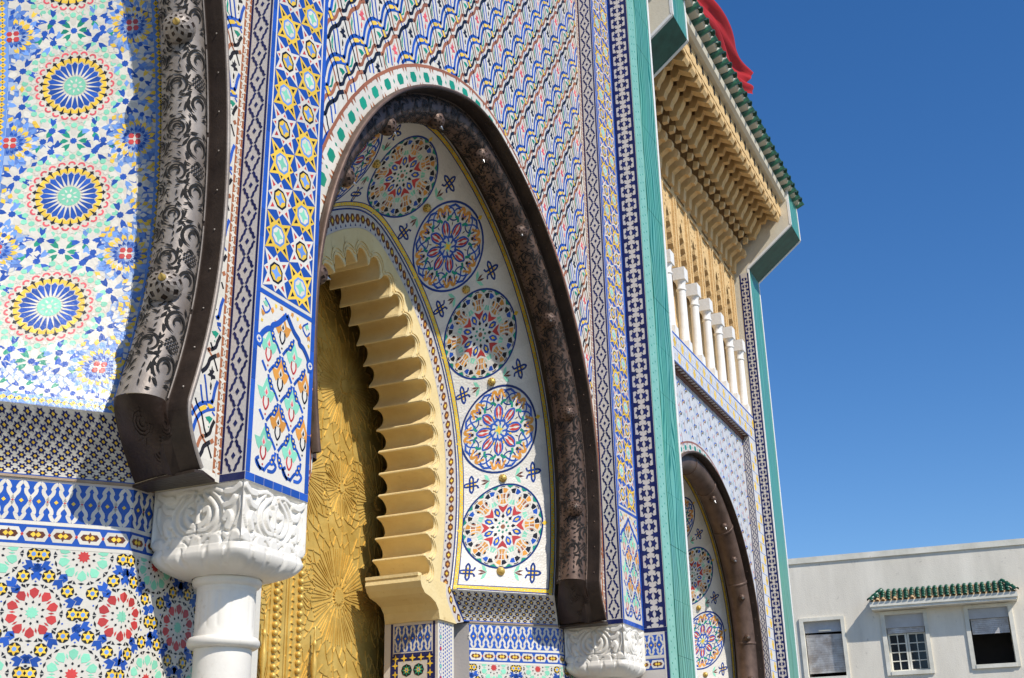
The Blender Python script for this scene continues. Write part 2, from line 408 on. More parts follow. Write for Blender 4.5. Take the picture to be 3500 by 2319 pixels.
def star_cell(T, c, sx, sz, kind):
    hx, hz = sx/2, sz/2
    A = 'yellow' if kind else 'white'; D = 'black' if kind else 'red'
    def P(l): return [(c[0]+x*hx, c[1]+z*hz) for x, z in l]
    out = []
    for k in range(4):
        a = math.radians(45+90*k)
        for r, d in ((1.40, 0), (0.74, 25), (0.99, 45), (0.74, 65)):
            t = a+math.radians(d); out.append((r*math.cos(t), r*math.sin(t)))
    T.poly(P(out), A, 0.003)
    for k in range(4):
        a = math.radians(45+90*k)
        for off, r0, r1, wd in ((0, 0.73, 1.06, 0.12), (45, 0.68, 0.86, 0.10)):
            t = a+math.radians(off); ct, st = math.cos(t), math.sin(t)
            T.poly(P([(r1*ct, r1*st), (r0*ct-wd*st, r0*st+wd*ct), (r0*ct+wd*st, r0*st-wd*ct)]), D, 0.0042)
    def octo(r, ph=22.5): return [(r*math.cos(math.radians(ph+45*k)), r*math.sin(math.radians(ph+45*k))) for k in range(8)]
    T.poly(P(octo(0.56)), 'lblue' if kind else 'black', 0.0042)
    T.poly(P(octo(0.44)), 'white' if kind else 'yellow', 0.0050)
    T.poly(P([(0.40, 0), (0.13, 0.13), (0, 0.40), (-0.13, 0.13), (-0.40, 0), (-0.13, -0.13), (0, -0.40), (0.13, -0.13)]), 'mint' if kind else 'lblue', 0.0058)
def star_strip(T, u0, u1, v0, v1, ncol=2, phase=0):
    w = (u1-u0)/ncol; k = int(round((v1-v0)/(w*0.99))); h = (v1-v0)/k
    T.rect(u0, u1, v0, v1, 'blue', 0.002)
    for i in range(k):
        for j in range(ncol): star_cell(T, (u0+(j+0.5)*w, v0+(i+0.5)*h), w, h, (i+j+phase) % 2)
def lotus(T, c, s, m, m2, m3, h=0.003):
    P = lambda l: [(c[0]+x*s, c[1]+z*s) for x, z in l]
    R = [(0, 1.15), (0.22, 0.72), (0.34, 0.46), (0.82, 0.46), (0.62, 0.02), (0.40, -0.22), (0.16, 0.05)]
    R = R+[(-x, z) for x, z in R[::-1][:-1]]
    T.poly(P(R), m, h)
    T.poly(P([(0, 0.66), (0.20, 0.28), (0, 0.02), (-0.20, 0.28)]), 'white', h+0.001)
    T.poly(P([(0, 0.48), (0.10, 0.24), (0, 0.12), (-0.10, 0.24)]), m2, h+0.002)
    T.stroke(P([(0.20, 0.0), (0.24, -0.36), (0.10, -0.62), (0, -0.72)]), s*0.11, m3, h, 2)
    T.stroke(P([(-0.20, 0.0), (-0.24, -0.36), (-0.10, -0.62), (0, -0.72)]), s*0.11, m3, h, 2)
    T.circle((c[0], c[1]-s*0.98), s*0.07, m3, h, 5)
def niche_flowers(T, u0, u1, v0, v1, cx, zb, dx=0.228, dz=0.263, top=None):
    """vine lattice with mint and orange lotus; keep(u,v) restricts to the ogee niche"""
    keep = top or (lambda u, v: True)
    s = dx*0.41
    for i in range(-3, 9):
        for j in range(-2, 3):
            for kd in (0, 1):
                c = (cx+(j+0.5*(1-kd))*dx, zb+i*dz+kd*dz*0.5)
                if not (u0+0.012 < c[0] < u1-0.012 and v0+0.03 < c[1] < v1-0.05 and keep(*c)): continue
                lotus(T, c, s, 'mint' if kd == 0 else 'orange', 'pink' if kd == 0 else 'black', 'red' if kd == 0 else 'black')
                for sx in (-1, 1):
                    q = [(c[0]+sx*dx*0.46, c[1]-dz*0.02), (c[0]+sx*dx*0.40, c[1]-dz*0.20), (c[0]+sx*dx*0.22, c[1]-dz*0.30), (c[0]+sx*dx*0.05, c[1]-dz*0.47)]
                    q = [p for p in q if u0+0.01 < p[0] < u1-0.01 and v0+0.01 < p[1]]
                    if len(q) > 1: T.stroke(q, dx*0.075, 'blue', 0.003, 3)
                    k = (c[0]+sx*dx*0.36, c[1]-dz*0.19)
                    if u0+0.02 < k[0] < u1-0.02 and k[1] > v0+0.02:
                        for dd in (-1, 1):
                            T.circle((k[0]+dd*sx*dx*0.03, k[1]+dd*dz*0.05), dx*0.085, 'blue', 0.0036, 7)
                            T.circle((k[0]+dd*sx*dx*0.03, k[1]+dd*dz*0.05), dx*0.030, 'yellow', 0.0045, 5)
def band_interlace(T, u0, u1, v0, v1, period, edge=True):
    k = max(1, int(round((u1-u0)/period))); p = (u1-u0)/k; hz = v1-v0; cv = (v0+v1)/2
    T.rect(u0, u1, v0, v1, 'blue', 0.002)
    w = p*0.23
    for i in range(k):
        c = u0+(i+0.5)*p
        for sy in (1, -1):
            L = [(0, 0), (0.20, 0.13), (0.36, 0.24), (0.37, 0.33), (0.27, 0.37), (0.25, 0.44), (0.12, 0.475), (0, 0.48)]
            for sx in (1, -1):
                T.stroke([(c+sx*(x)*p if False else c+sx*(0.5-0.5*1+ (0.5-x))*p*1.0 if False else c+sx*(x+0.0)*p, cv+sy*z*hz*0.98) for x, z in [(0.5, 0.02), (0.40, 0.12), (0.24, 0.21), (0.20, 0.30), (0.27, 0.335), (0.20, 0.40), (0.12, 0.455), (0, 0.475)]], w, 'white', 0.004, 2)
        for j, m in ((0, 'yellow'), (0.5, 'red')):
            cc = c+j*p; r = p*(0.13 if j == 0 else 0.07)
            if cc < u1: T.poly([(cc-r, cv), (cc, cv-r), (cc+r, cv), (cc, cv+r)], m, 0.0052)
def band_eye(T, u0, u1, v0, v1, period):
    k = max(1, int(round((u1-u0)/period))); p = (u1-u0)/k; cv = (v0+v1)/2; h = (v1-v0)
    T.rect(u0, u1, v0, v1, 'blue', 0.002)
    for i in range(k):
        c = u0+(i+0.5)*p
        H = lambda a, b: [(c-a*p, cv), (c-a*p*0.72, cv+b*h), (c+a*p*0.72, cv+b*h), (c+a*p, cv), (c+a*p*0.72, cv-b*h), (c-a*p*0.72, cv-b*h)]
        T.poly(H(0.49, 0.36), 'white', 0.003); T.poly(H(0.36, 0.17), 'dbrown', 0.004)
        for d in (-0.09, 0.09): T.poly([(c+d*p-0.11*p, cv), (c+d*p, cv-0.14*h), (c+d*p+0.11*p, cv), (c+d*p, cv+0.14*h)], 'yellow', 0.005)
        T.poly([(c, cv+0.30*h), (c+0.05*p, cv+0.17*h), (c, cv), (c-0.05*p, cv+0.17*h)], 'dbrown', 0.0056)
        T.poly([(c, cv-0.30*h), (c+0.05*p, cv-0.17*h), (c, cv), (c-0.05*p, cv-0.17*h)], 'dbrown', 0.0056)
        e = u0+i*p
        if i: T.poly([(e-0.06*p, cv), (e, cv-0.10*h), (e+0.06*p, cv), (e, cv+0.10*h)], 'red', 0.005)
def rosette10(T, c, m, mc, R=0.115):
    def pol(r, a): return (c[0]+r*math.cos(a), c[1]+r*math.sin(a))
    T.star(c, R*0.26, R*0.18, 10, mc, 0.003, math.pi/10)
    st = 2*math.pi/10
    for k in range(10):
        a = k*st+math.pi/2; b = a+st/2
        T.poly([pol(R*0.36, a), pol(R*0.42, a-0.13), pol(R*0.50, a), pol(R*0.42, a+0.13)], 'black', 0.003)
        T.poly([pol(R*0.56, a), pol(R*0.74, a-0.21), pol(R*0.92, a-0.20), pol(R*1.02, a), pol(R*0.92, a+0.20), pol(R*0.74, a+0.21)], m, 0.003)
        T.poly([pol(R*0.62, b), pol(R*0.74, b-0.055), pol(R*0.86, b), pol(R*0.74, b+0.055)], m, 0.003)
        T.poly([pol(R*1.12, a-0.12), pol(R*1.17, a), pol(R*1.12, a+0.12), pol(R*1.07, a)], 'black', 0.003)
        for sg in (-1, 1):
            T.poly([pol(R*1.04, b+sg*0.02), pol(R*1.16, b+sg*0.14), pol(R*1.19, b+sg*0.02)], 'black', 0.003)
        T.circle(pol(R*1.26, a), R*0.045, 'blue', 0.003, 4)
def mosaic10(T, u0, u1, v0, v1, cu, cv, dx=0.406, dz=0.545):
    done = set()
    n = int((u1-u0)/dx)+3
    for i in range(-n, n+1):
        for j in range(-8, 4):
            for kd in (0, 1):
                c = (cu+(i+0.5*kd)*dx, cv+(j+0.5*kd)*dz)
                if not (u0-0.2 < c[0] < u1+0.2 and v0-0.2 < c[1] < v1+0.2): continue
                rosette10(T, c, 'red' if kd == 0 else 'mint', 'mint' if kd == 0 else 'red')
                for k in range(10):
                    a = k*math.pi/5; p = (c[0]+0.180*math.cos(a), c[1]+0.180*math.sin(a))
                    q = (round(p[0]/0.02), round(p[1]/0.02))
                    if any((q[0]+dx_, q[1]+dy_) in done for dx_ in (-1, 0, 1) for dy_ in (-1, 0, 1)): continue
                    done.add(q)
                    T.circle(p, 0.031, 'black', 0.003, 10); T.star(p, 0.030, 0.016, 6, 'yellow', 0.004, math.pi/6); T.circle(p, 0.011, 'lblue', 0.005, 6)
                    b = a+math.pi/10
                    for rr, sc in ((0.168, 1.0), (0.205, 0.9)):
                        g = (c[0]+rr*math.cos(b), c[1]+rr*math.sin(b))
                        e = np.array([math.cos(b), math.sin(b)]); f = np.array([-e[1], e[0]]); s = 0.033*sc; g = np.array(g)
                        T.poly([g+e*s*0.9, g+f*s*0.75+e*s*0.2, g+f*s*0.5-e*s*0.6, g-e*s*0.15, g-f*s*0.5-e*s*0.6, g-f*s*0.75+e*s*0.2], 'blue', 0.003)
                        for sg in (-1, 1):
                            T.circle(g+f*sg*s*1.1, 0.0065, 'black', 0.003, 4)
    # trim at the edges
    def cl(P):
        P = P.copy(); P[:, 0] = np.clip(P[:, 0], u0, u1); P[:, 1] = np.clip(P[:, 1], v0, v1); return P
    T.warp(cl)
def area2(P): return abs(0.5*np.sum(P[:, 0]*np.roll(P[:, 1], -1)-P[:, 1]*np.roll(P[:, 0], -1)))
def drop_thin(T, amin=3e-6):
    T.T = [t for t in T.T if t[2] is None or area2(t[0][t[2]]) > amin]
def cavetto_tiles(T, u0, u1, v0, v1, p=0.062):
    rows = max(2, int(round((v1-v0)/(p*0.53)))); dv = (v1-v0)/rows; k = int((u1-u0)/p)
    for r in range(rows):
        for i in range(k+1):
            c = (u0+(i+0.5*(r % 2)+0.25)*p, v0+(r+0.5)*dv)
            if c[0] > u1-0.018: continue
            T.star(c, p*0.37, p*0.22, 6, 'navy', 0.003, 0); T.circle(c, p*0.14, 'yellow', 0.004, 4)
def poly_r(c, l, s=1.0, rot=0.0):
    ca, sa = math.cos(rot), math.sin(rot)
    return [(c[0]+(x*ca-y*sa)*s, c[1]+(x*sa+y*ca)*s) for x, y in l]
def rosette24(T, c, R=0.168):
    def pol(r, a): return (c[0]+R*r*math.cos(a), c[1]+R*r*math.sin(a))
    T.circle(c, R*0.33, 'mint', 0.003, 24); T.circle(c, R*0.075, 'white', 0.004, 8)
    for k in range(8):
        a = k*math.pi/4+0.2; T.poly([pol(0.12, a), pol(0.18, a-0.18), pol(0.26, a), pol(0.18, a+0.18)], 'white', 0.004)
    st = 2*math.pi/24
    for k in range(24):
        a = k*st; b = a+st/2
        T.poly([pol(0.36, a), pol(0.44, a-0.055), pol(0.74, a-0.115), pol(0.83, a), pol(0.74, a+0.115), pol(0.44, a+0.055)], 'blue', 0.003)
        T.poly([pol(0.31, b), pol(0.40, b-0.085), pol(0.78, b), pol(0.40, b+0.085)], 'white', 0.004)
        T.poly([pol(0.865, a), pol(0.775, a-0.118), pol(0.97, a-0.125), pol(0.97, a+0.125), pol(0.775, a+0.118)], 'yellow', 0.003)
        T.poly([pol(0.80, b), pol(0.975, b-0.035), pol(1.0, b-0.085), pol(1.035, b-0.03), pol(1.075, b), pol(1.035, b+0.03), pol(1.0, b+0.085), pol(0.975, b+0.035)], 'black', 0.0036)
        T.stroke([pol(1.10, a-0.085), pol(1.165, a-0.05), pol(1.18, a), pol(1.165, a+0.05), pol(1.10, a+0.085)], R*0.055, 'pink', 0.003, 2)
        T.star(pol(1.27, b), R*0.085, R*0.035, 6, 'white', 0.0034, b)
        T.circle(pol(1.37, a), R*0.098, 'mint', 0.003, 6, a)
        T.circle(pol(1.50, b), R*0.100, 'mint', 0.003, 6, b)
def hub8(T, c, r, mats, ph=0.0, hubm='blue'):
    T.star(c, r*1.04, r*0.84, 8, 'white', 0.0020, ph+math.pi/8)
    T.star(c, r*0.27, r*0.21, 8, hubm, 0.0035, ph)
    for k in range(8):
        a = ph+(k+0.5)*math.pi/4; m = mats[k % len(mats)]
        if m == 'white': q = [(0.38, 0), (0.56, 0.20), (0.88, 0.22), (1.05, 0), (0.88, -0.22), (0.56, -0.20)]
        else: q = [(0.34, 0), (0.60, 0.17), (1.04, 0.22), (0.90, 0.0), (1.04, -0.22), (0.60, -0.17)]
        T.poly(poly_r(c, q, r, a), m, 0.003)
def panel_rosettes(T, Wd, s0, s1, centers, ac, spacing=0.645):
    """the mosaic on the splayed reveal of the great arch; a across 0..Wd, b along"""
    yb = s0
    while yb < s1:
        for k in range(32):
            xa, xb_ = Wd*k/32, Wd*(k+1)/32; xm, ym = (xa+xb_)/2, yb+0.014
            if min(math.hypot(xm-ac, ym-b) for b in centers) > 0.285: T.rect(xa, xb_, yb, yb+0.028, 'lblue2' if (k//2+int(yb/0.056)) % 2 else 'blue2', 0.0006)
        yb += 0.028
    for b in centers: rosette24(T, (ac, b))
    hubs = []
    for b in centers:
        for k in range(8):
            a = math.radians(22.5+45*k); hubs.append((ac+0.282*math.cos(a), b+0.282*math.sin(a)))
    for i, p in enumerate(hubs):
        if not (0.07 < p[0] < Wd-0.07 and s0+0.07 < p[1] < s1): continue
        hub8(T, p, 0.074, ('blue', 'white', 'lblue', 'white') if i % 2 else ('blue', 'white'), 0.2*i)
    for b in list(np.array(centers)+spacing/2)+[centers[0]-spacing/2]:
        if s0+0.05 < b < s1:
            hub8(T, (ac, b), 0.070, ('green', 'white', 'green', 'green'), 0.39, 'blue')
            hub8(T, (ac-0.15, b), 0.070, ('green', 'white', 'blue', 'white'), 0.2); hub8(T, (ac+0.15, b), 0.070, ('blue', 'white', 'green', 'white'), 0.2)
            for sx in (-1, 1):
                e = (ac+sx*0.31, b)
                T.star(e, 0.040, 0.020, 8, 'white', 0.0035)
                for k in range(4):
                    a = k*math.pi/2+math.pi/4; T.circle((e[0]+0.024*math.cos(a), e[1]+0.024*math.sin(a)), 0.016, 'red', 0.004, 6)
                for k in range(16):
                    a = k*math.pi/8
                    for rr, m in ((0.055, 'blue'), (0.090, 'yellow'), (0.122, 'lblue')):
                        p = (e[0]+rr*math.cos(a+0.1*rr*20), e[1]+rr*math.sin(a+0.1*rr*20))
                        if 0.06 < p[0] < Wd-0.06 and s0+0.03 < p[1]:
                            T.poly(poly_r(p, [(0.9, 0), (0.1, 0.52), (-0.8, 0.42), (-0.2, 0), (-0.8, -0.42), (0.1, -0.52)], 0.019*(0.8 if rr < 0.06 else 1.25 if rr < 0.1 else 1.45), a), m, 0.0032)
    # ordered star lattice over the rest of the field
    hc = [np.array(p) for p in hubs]+[np.array((ac+dx_, b_)) for b_ in list(np.array(centers)+spacing/2)+[centers[0]-spacing/2] for dx_ in (0, -0.15, 0.15, -0.31, 0.31)]
    row = 0; y = s0+0.085
    while y < s1-0.05:
        for x in np.arange(ac-0.46+(0.057 if row % 2 else 0), ac+0.46, 0.114):
            p = np.array([x, y])
            if 0.075 < x < Wd-0.075 and min(math.hypot(x-ac, y-b) for b in centers) > 0.325 and min(np.linalg.norm(p-q) for q in hc) > 0.092:
                hub8(T, p, 0.056, ('blue', 'white', 'lblue', 'white') if row % 2 else ('blue', 'white', 'yellow' if abs(x-ac) > 0.22 else 'green', 'white'), 0.2); hc.append(p)
        y += 0.099; row += 1
    # fill what is left with small kites
    TT = [t for t in T.T if t[4] > 0.0021]
    cs = np.array([t[0].mean(0) for t in TT]); rad = np.array([math.sqrt(t[5]/3.14) for t in TT])
    y = s0+0.06
    while y < s1:
        x = 0.06
        while x < Wd-0.06:
            p = np.array([x+RND.uniform(-.004, .004), y+RND.uniform(-.004, .004)])
            d = np.linalg.norm(cs-p, axis=1)-rad
            dr = min(abs(p[1]-b) for b in centers)
            if d.min() > 0.0105 and min(math.hypot(p[0]-ac, p[1]-b) for b in centers) > 0.262:
                m = RND.choice(('blue', 'blue', 'lblue', 'white', 'blue', 'green' if abs(p[0]-ac) < 0.12 else 'yellow', 'yellow' if abs(p[0]-ac) > 0.17 else 'lblue'))
                hh = min(hubs, key=lambda q_: (q_[0]-p[0])**2+(q_[1]-p[1])**2); a = math.atan2(p[1]-hh[1], p[0]-hh[0])
                m = ('white', 'blue', 'white', 'white', 'lblue', 'white')[int(round(a/(math.pi/4))+8*10) % 6] if m != 'yellow' else m
                T.poly(poly_r(p, [(1, 0), (0.1, 0.6), (-0.9, 0), (0.1, -0.6)], 0.021, a), m, 0.003)
                cs = np.vstack([cs, p]); rad = np.r_[rad, 0.011]
            x += 0.016
        y += 0.016
    # border: light blue, yellow lozenges, black dots
    def border(p0, p1):
        p0 = np.array(p0); p1 = np.array(p1); L = np.linalg.norm(p1-p0); e = (p1-p0)/L; f = np.array([-e[1], e[0]])
        k = int(L/0.05)+1
        for i in range(k):
            q0, q1 = p0+e*L*i/k, p0+e*L*(i+1)/k
            T.poly([q0-f*0.025, q1-f*0.025, q1+f*0.025, q0+f*0.025], 'lblue', 0.0038)
        n = int(L/0.034)
        for i in range(n):
            c = p0+e*(i+0.5)*L/n; T.poly([c-e*0.017, c-f*0.016, c+e*0.017, c+f*0.016], 'yellow', 0.0050)
            T.circle(c, 0.0042, 'black', 0.0060, 4); T.circle(c+e*0.017, 0.0042, 'black', 0.0060, 4)
    border((0.026, s0), (0.026, s1)); border((Wd-0.026, s0), (Wd-0.026, s1)); border((0.03, s0+0.028), (Wd-0.03, s0+0.028))
def _pc(c, R):
    return lambda r, a: (c[0]+R*r*math.cos(a), c[1]+R*r*math.sin(a))
def medallion_frame(T, c, R):
    P = _pc(c, R)
    T.stroke([P(1.0, k*math.pi/24) for k in range(48)], R*0.052, 'navy2', 0.003, 1, True)
    for a in (0, math.pi): T.poly([P(1.06, a-0.05), P(1.13, a), P(1.06, a+0.05), P(0.99, a)], 'yellow', 0.004)
def medallion_a(T, c, R, ph=0.0):
    """white interlace medallion with red chevrons, blue darts and mint leaves"""
    P = _pc(c, R); medallion_frame(T, c, R); st = math.pi/4
    # coloured fields, then the white straps laid over them
    for k in range(32):
        a0, a1 = ph+k*math.pi/16, ph+(k+1)*math.pi/16; g = 0.012
        for r0, r1, cols in ((0.53, 0.66, ('mint', 'orange', 'orange', 'mint')), (0.68, 0.79, ('white', 'orange', 'brown', 'white')), (0.81, 0.93, ('blue', 'black', 'orange', 'black'))):
            T.poly([P(r0, a0+g), P(r1, a0+g), P(r1, a1-g), P(r0, a1-g)], cols[(k+2) % 4], 0.0022)
    w = R*0.042
    for k in range(16):
        a = ph+k*st/2; cc = np.array(P(0.735, a))
        T.stroke([cc+R*0.215*np.array([math.cos(t), math.sin(t)]) for t in np.arange(12)*math.pi/6], w, 'white', 0.0040, 2, True)
        T.poly([P(0.985, a+st/4-0.10), P(0.92, a+st/4), P(0.985, a+st/4+0.10)], 'green', 0.0045)
        T.poly([P(0.70, a+st/4), P(0.75, a+st/4-0.035), P(0.80, a+st/4), P(0.75, a+st/4+0.035)], 'black', 0.0046)
        T.stroke([P(0.955, a-0.06), P(0.963, a), P(0.955, a+0.06)], R*0.022, 'black', 0.0046, 1)
    T.stroke([P(0.965, k*math.pi/24) for k in range(48)], R*0.030, 'white', 0.0042, 1, True)
    for k in range(8):
        a = ph+k*st; b = a+st/2
        T.poly([P(0.20, a), P(0.25, a-0.17), P(0.32, a), P(0.25, a+0.17)], 'black', 0.003)
        T.poly([P(0.25, b), P(0.34, b-0.19), P(0.45, b-0.14), P(0.50, b), P(0.45, b+0.14), P(0.34, b+0.19)], 'blue', 0.003)
        T.poly([P(0.31, b), P(0.37, b-0.09), P(0.44, b), P(0.37, b+0.09)], 'yellow', 0.004)
        T.poly([P(0.33, a), P(0.45, a-0.20), P(0.55, a-0.24), P(0.47, a), P(0.55, a+0.24), P(0.45, a+0.20)], 'red', 0.0046)
        T.circle(P(0.13, a), R*0.034, 'green', 0.003, 4)
    T.circle(c, R*0.06, 'brown', 0.003, 6)
def medallion_b(T, c, R, ph=0.0):
    """red lotus medallion with blue vines and an orange scroll wreath"""
    P = _pc(c, R); medallion_frame(T, c, R); st = math.pi/4
    T.star(c, R*0.13, R*0.07, 6, 'mint', 0.003); T.star(c, R*0.12, R*0.05, 4, 'yellow', 0.004)
    w = R*0.042
    for k in range(8):
        a = ph+k*st; b = a+st/2
        T.stroke([P(0.10, b), P(0.20, a+0.12), P(0.26, a-0.20), P(0.20, a-0.52)], w, 'blue', 0.003, 3)
        T.stroke([P(0.20, a+0.2), P(0.32, a+0.28), P(0.48, a+0.20), P(0.60, a)], w, 'blue', 0.003, 3)
        T.stroke([P(0.20, a-0.2), P(0.32, a-0.28), P(0.48, a-0.20), P(0.60, a)], w, 'blue', 0.003, 3)
        for sg in (-1, 1):
            T.poly([P(0.27, a+sg*0.13), P(0.38, a+sg*0.19), P(0.51, a+sg*0.14), P(0.55, a+sg*0.02), P(0.45, a+sg*0.07), P(0.36, a+sg*0.03)], 'red', 0.003)
            T.stroke([P(0.72, a+sg*0.05), P(0.84, a+sg*0.05), P(0.90, a+sg*0.09), P(0.88, a+sg*0.17)], R*0.075, 'orange', 0.003, 3)
            T.stroke([P(0.86, a+sg*0.16), P(0.78, a+sg*0.22), P(0.76, a+sg*0.28)], R*0.050, 'orange', 0.003, 3)
            T.stroke([P(0.58, a+sg*0.12), P(0.66, a+sg*0.20), P(0.68, a+sg*0.32)], R*0.062, 'green', 0.003, 3)
            T.stroke([P(0.62, b+sg*0.18), P(0.72, b+sg*0.06), P(0.84, b-sg*0.06), P(0.88, b-sg*0.18)], w*0.85, 'blue', 0.003, 3)
            T.stroke([P(0.92, b+sg*0.02), P(0.90, b+sg*0.14)], w, 'blue', 0.003, 1)
            T.stroke([P(0.74, a+sg*0.02), P(0.80, a+sg*0.06)], w*0.8, 'blue', 0.0036, 1)
        T.circle(P(0.70, a), R*0.045, 'black', 0.0042, 5)
        cc = np.array(P(0.76, b)); T.stroke([cc+R*0.17*np.array([math.cos(t), math.sin(t)]) for t in np.arange(10)*math.pi/5], w*0.8, 'navy2', 0.0026, 2, True)
        T.stroke([P(0.93, b-0.30), P(0.90, b-0.15), P(0.95, b), P(0.90, b+0.15), P(0.93, b+0.30)], w*0.8, 'blue', 0.0026, 2)
        T.poly([P(0.46, b), P(0.52, b-0.025), P(0.58, b), P(0.52, b+0.025)], 'black', 0.003)
        T.poly([P(0.28, b), P(0.33, b-0.09), P(0.37, b), P(0.33, b+0.09)], 'yellow', 0.004)
def knot(T, c, s, flip):
    w = s*0.25
    for sx in (-1, 1):
        T.stroke([(c[0]+sx*s*0.25, c[1]-s*0.9), (c[0]+sx*s*0.25, c[1]), (c[0]+sx*s*0.25, c[1]+s*0.9)], w, 'navy2', 0.003, 1)
    for sy in (-1, 1):
        T.stroke([(c[0]-s*0.8, c[1]+sy*s*0.25), (c[0]+s*0.8, c[1]+sy*s*0.25)], w, 'navy2', 0.0034, 1)
        T.stroke([(c[0]-s*0.25, c[1]+sy*s*0.85), (c[0], c[1]+sy*s*1.25), (c[0]+s*0.25, c[1]+sy*s*0.85)], w, 'navy2', 0.003, 3)
    T.stroke([(c[0]+flip*s*0.8, c[1]+s*0.25), (c[0]+flip*s*1.15, c[1]), (c[0]+flip*s*0.8, c[1]-s*0.25)], w, 'navy2', 0.003, 3)
    T.stroke([(c[0]-flip*s*0.8, c[1]+s*0.25), (c[0]-flip*s*1.0, c[1]+s*0.7)], w, 'navy2', 0.003, 1)
    T.stroke([(c[0]-flip*s*0.8, c[1]-s*0.25), (c[0]-flip*s*1.0, c[1]-s*0.7)], w, 'navy2', 0.003, 1)
    for dx in (-0.5, 0, 0.5):
        for dy in (-0.5, 0, 0.5):
            if abs(dx)+abs(dy) < 0.6: T.circle((c[0]+dx*s, c[1]+dy*s), s*0.19, 'yellow', 0.0030, 4)
def leaf3(T, c, s, d):
    T.poly([(c[0]-d*s*0.2, c[1]), (c[0]+d*s*0.1, c[1]+s*0.7), (c[0]+d*s*0.5, c[1]+s*0.9), (c[0]+d*s*0.35, c[1]+s*0.3)], 'mint', 0.003)
    T.poly([(c[0]-d*s*0.2, c[1]), (c[0]+d*s*0.1, c[1]-s*0.7), (c[0]+d*s*0.5, c[1]-s*0.9), (c[0]+d*s*0.35, c[1]-s*0.3)], 'mint', 0.003)
    T.poly([(c[0]-d*s*0.1, c[1]), (c[0]+d*s*0.5, c[1]+s*0.3), (c[0]+d*s*0.9, c[1]+s*0.25), (c[0]+d*s*0.5, c[1]+s*0.05)], 'dbrown', 0.004)
    T.poly([(c[0]-d*s*0.1, c[1]), (c[0]+d*s*0.5, c[1]-s*0.3), (c[0]+d*s*0.9, c[1]-s*0.25), (c[0]+d*s*0.5, c[1]-s*0.05)], 'dbrown', 0.004)
def panel_border_ab(T, Wd, s0, s1):
    for a0, a1 in ((0.012, 0.062), (Wd-0.062, Wd-0.012)):
        n = int((s1-s0)/0.06)+1
        for i in range(n):
            b0, b1 = s0+(s1-s0)*i/n, s0+(s1-s0)*(i+1)/n
            T.rect(a0, a1, b0, b1, 'navy2', 0.002); T.rect(a0+0.009, a1-0.009, b0, b1, 'yellow', 0.0034)
        n = int((s1-s0)/0.022)
        for i in range(n):
            T.circle(((a0+a1)/2+(0.006 if i % 2 else -0.006), s0+(i+0.5)*(s1-s0)/n), 0.0055, 'mint', 0.0046, 4)
    n = 4
    T.rect(0.012, Wd-0.012, s0+0.006, s0+0.052, 'navy2', 0.0022); T.rect(0.02, Wd-0.02, s0+0.015, s0+0.043, 'yellow', 0.0044)
    for i in range(30): T.circle((0.03+(Wd-0.06)*(i+0.5)/30, s0+0.029+(0.005 if i % 2 else -0.005)), 0.0055, 'mint', 0.0056, 4)
glaze('blue2', (0.10, 0.20, 0.52), 0.2, 0.3); glaze('lblue2', (0.34, 0.43, 0.60), 0.2, 0.2)
glaze('navy2', (0.012, 0.040, 0.20), 0.18, 0.5)
# motif of the wave wall traced once from its photograph position on the plane y=3.752 (metres relative to a flower)
_F0 = on_y(1100+415/5.9175, 650/5.9175, 3.752)[[0, 2]]
def _tr(l): return np.array([on_y(1100+a/5.9175, b/5.9175, 3.752)[[0, 2]]-_F0 for a, b in l])
_sc = 0.00066   # metres per traced pixel, about
WAVE_S = [  # points, width px, colour key
    ([(95, 745), (140, 735), (165, 650), (200, 575), (260, 535), (330, 510), (370, 450), (395, 380), (490, 372)], 42, 'c1'),
    ([(-10, 580), (75, 572), (100, 490), (150, 402), (230, 385), (290, 330), (315, 250), (345, 203), (390, 200)], 38, 'c2'),
    ([(455, 400), (485, 520), (520, 660), (560, 790), (595, 890), (618, 965), (640, 1040), (665, 1150), (690, 1270), (765, 1450)], 21, 'c1'),
    ([(525, 370), (560, 470), (575, 580), (605, 705), (650, 820), (690, 950), (730, 1180), (760, 1290), (775, 1320)], 21, 'c2'),
    ([(440, 1185), (465, 1120), (490, 960), (530, 840), (575, 770), (620, 735), (690, 728), (750, 765), (800, 785), (845, 775)], 40, 'blue'),
    ([(505, 1345), (535, 1270), (555, 1120), (595, 970), (655, 895), (740, 878), (820, 900), (880, 935), (905, 930)], 40, 'blue'),
    ([(840, 960), (880, 1050), (945, 1250)], 20, 'blue'), ([(895, 930), (925, 1000), (955, 1065)], 18, 'blue'),
    ([(235, 610), (255, 760), (275, 950), (300, 1110)], 24, 'blue'), ([(265, 445), (310, 610), (335, 780), (360, 1000), (375, 1120)], 24, 'blue')]
WAVE_P = [([(635, 778), (730, 783), (752, 862), (665, 862)], 'yellow'), ([(757, 780), (800, 805), (862, 905), (797, 885)], 'yellow'), ([(860, 960), (908, 965), (953, 1105), (910, 1118)], 'yellow'),
    ([(205, 700), (225, 800), (215, 900), (225, 980), (265, 1070), (200, 960), (190, 850)], 'green'),
    ([(625, 1130), (630, 1230), (610, 1350), (580, 1365), (540, 1355), (590, 1310), (600, 1220)], 'green'),
    ([(740, 990), (800, 1010), (850, 1080), (830, 1110), (800, 1140), (790, 1090), (765, 1060)], 'green'), ([(785, 1165), (805, 1195), (795, 1205)], 'green'),
    ([(430, 520), (440, 590), (470, 640), (440, 680), (480, 720), (490, 775), (440, 755), (420, 770), (415, 700), (360, 640), (395, 620), (390, 560), (415, 600)], 'f'),
    ([(415, 800), (435, 860), (430, 930), (415, 940), (405, 870)], 'f'), ([(412, 985), (424, 1000), (412, 1014)], 'f')]
WAVE_S = [(_tr(p), w*_sc, m) for p, w, m in WAVE_S]; WAVE_P = [(_tr(p), m) for p, m in WAVE_P]
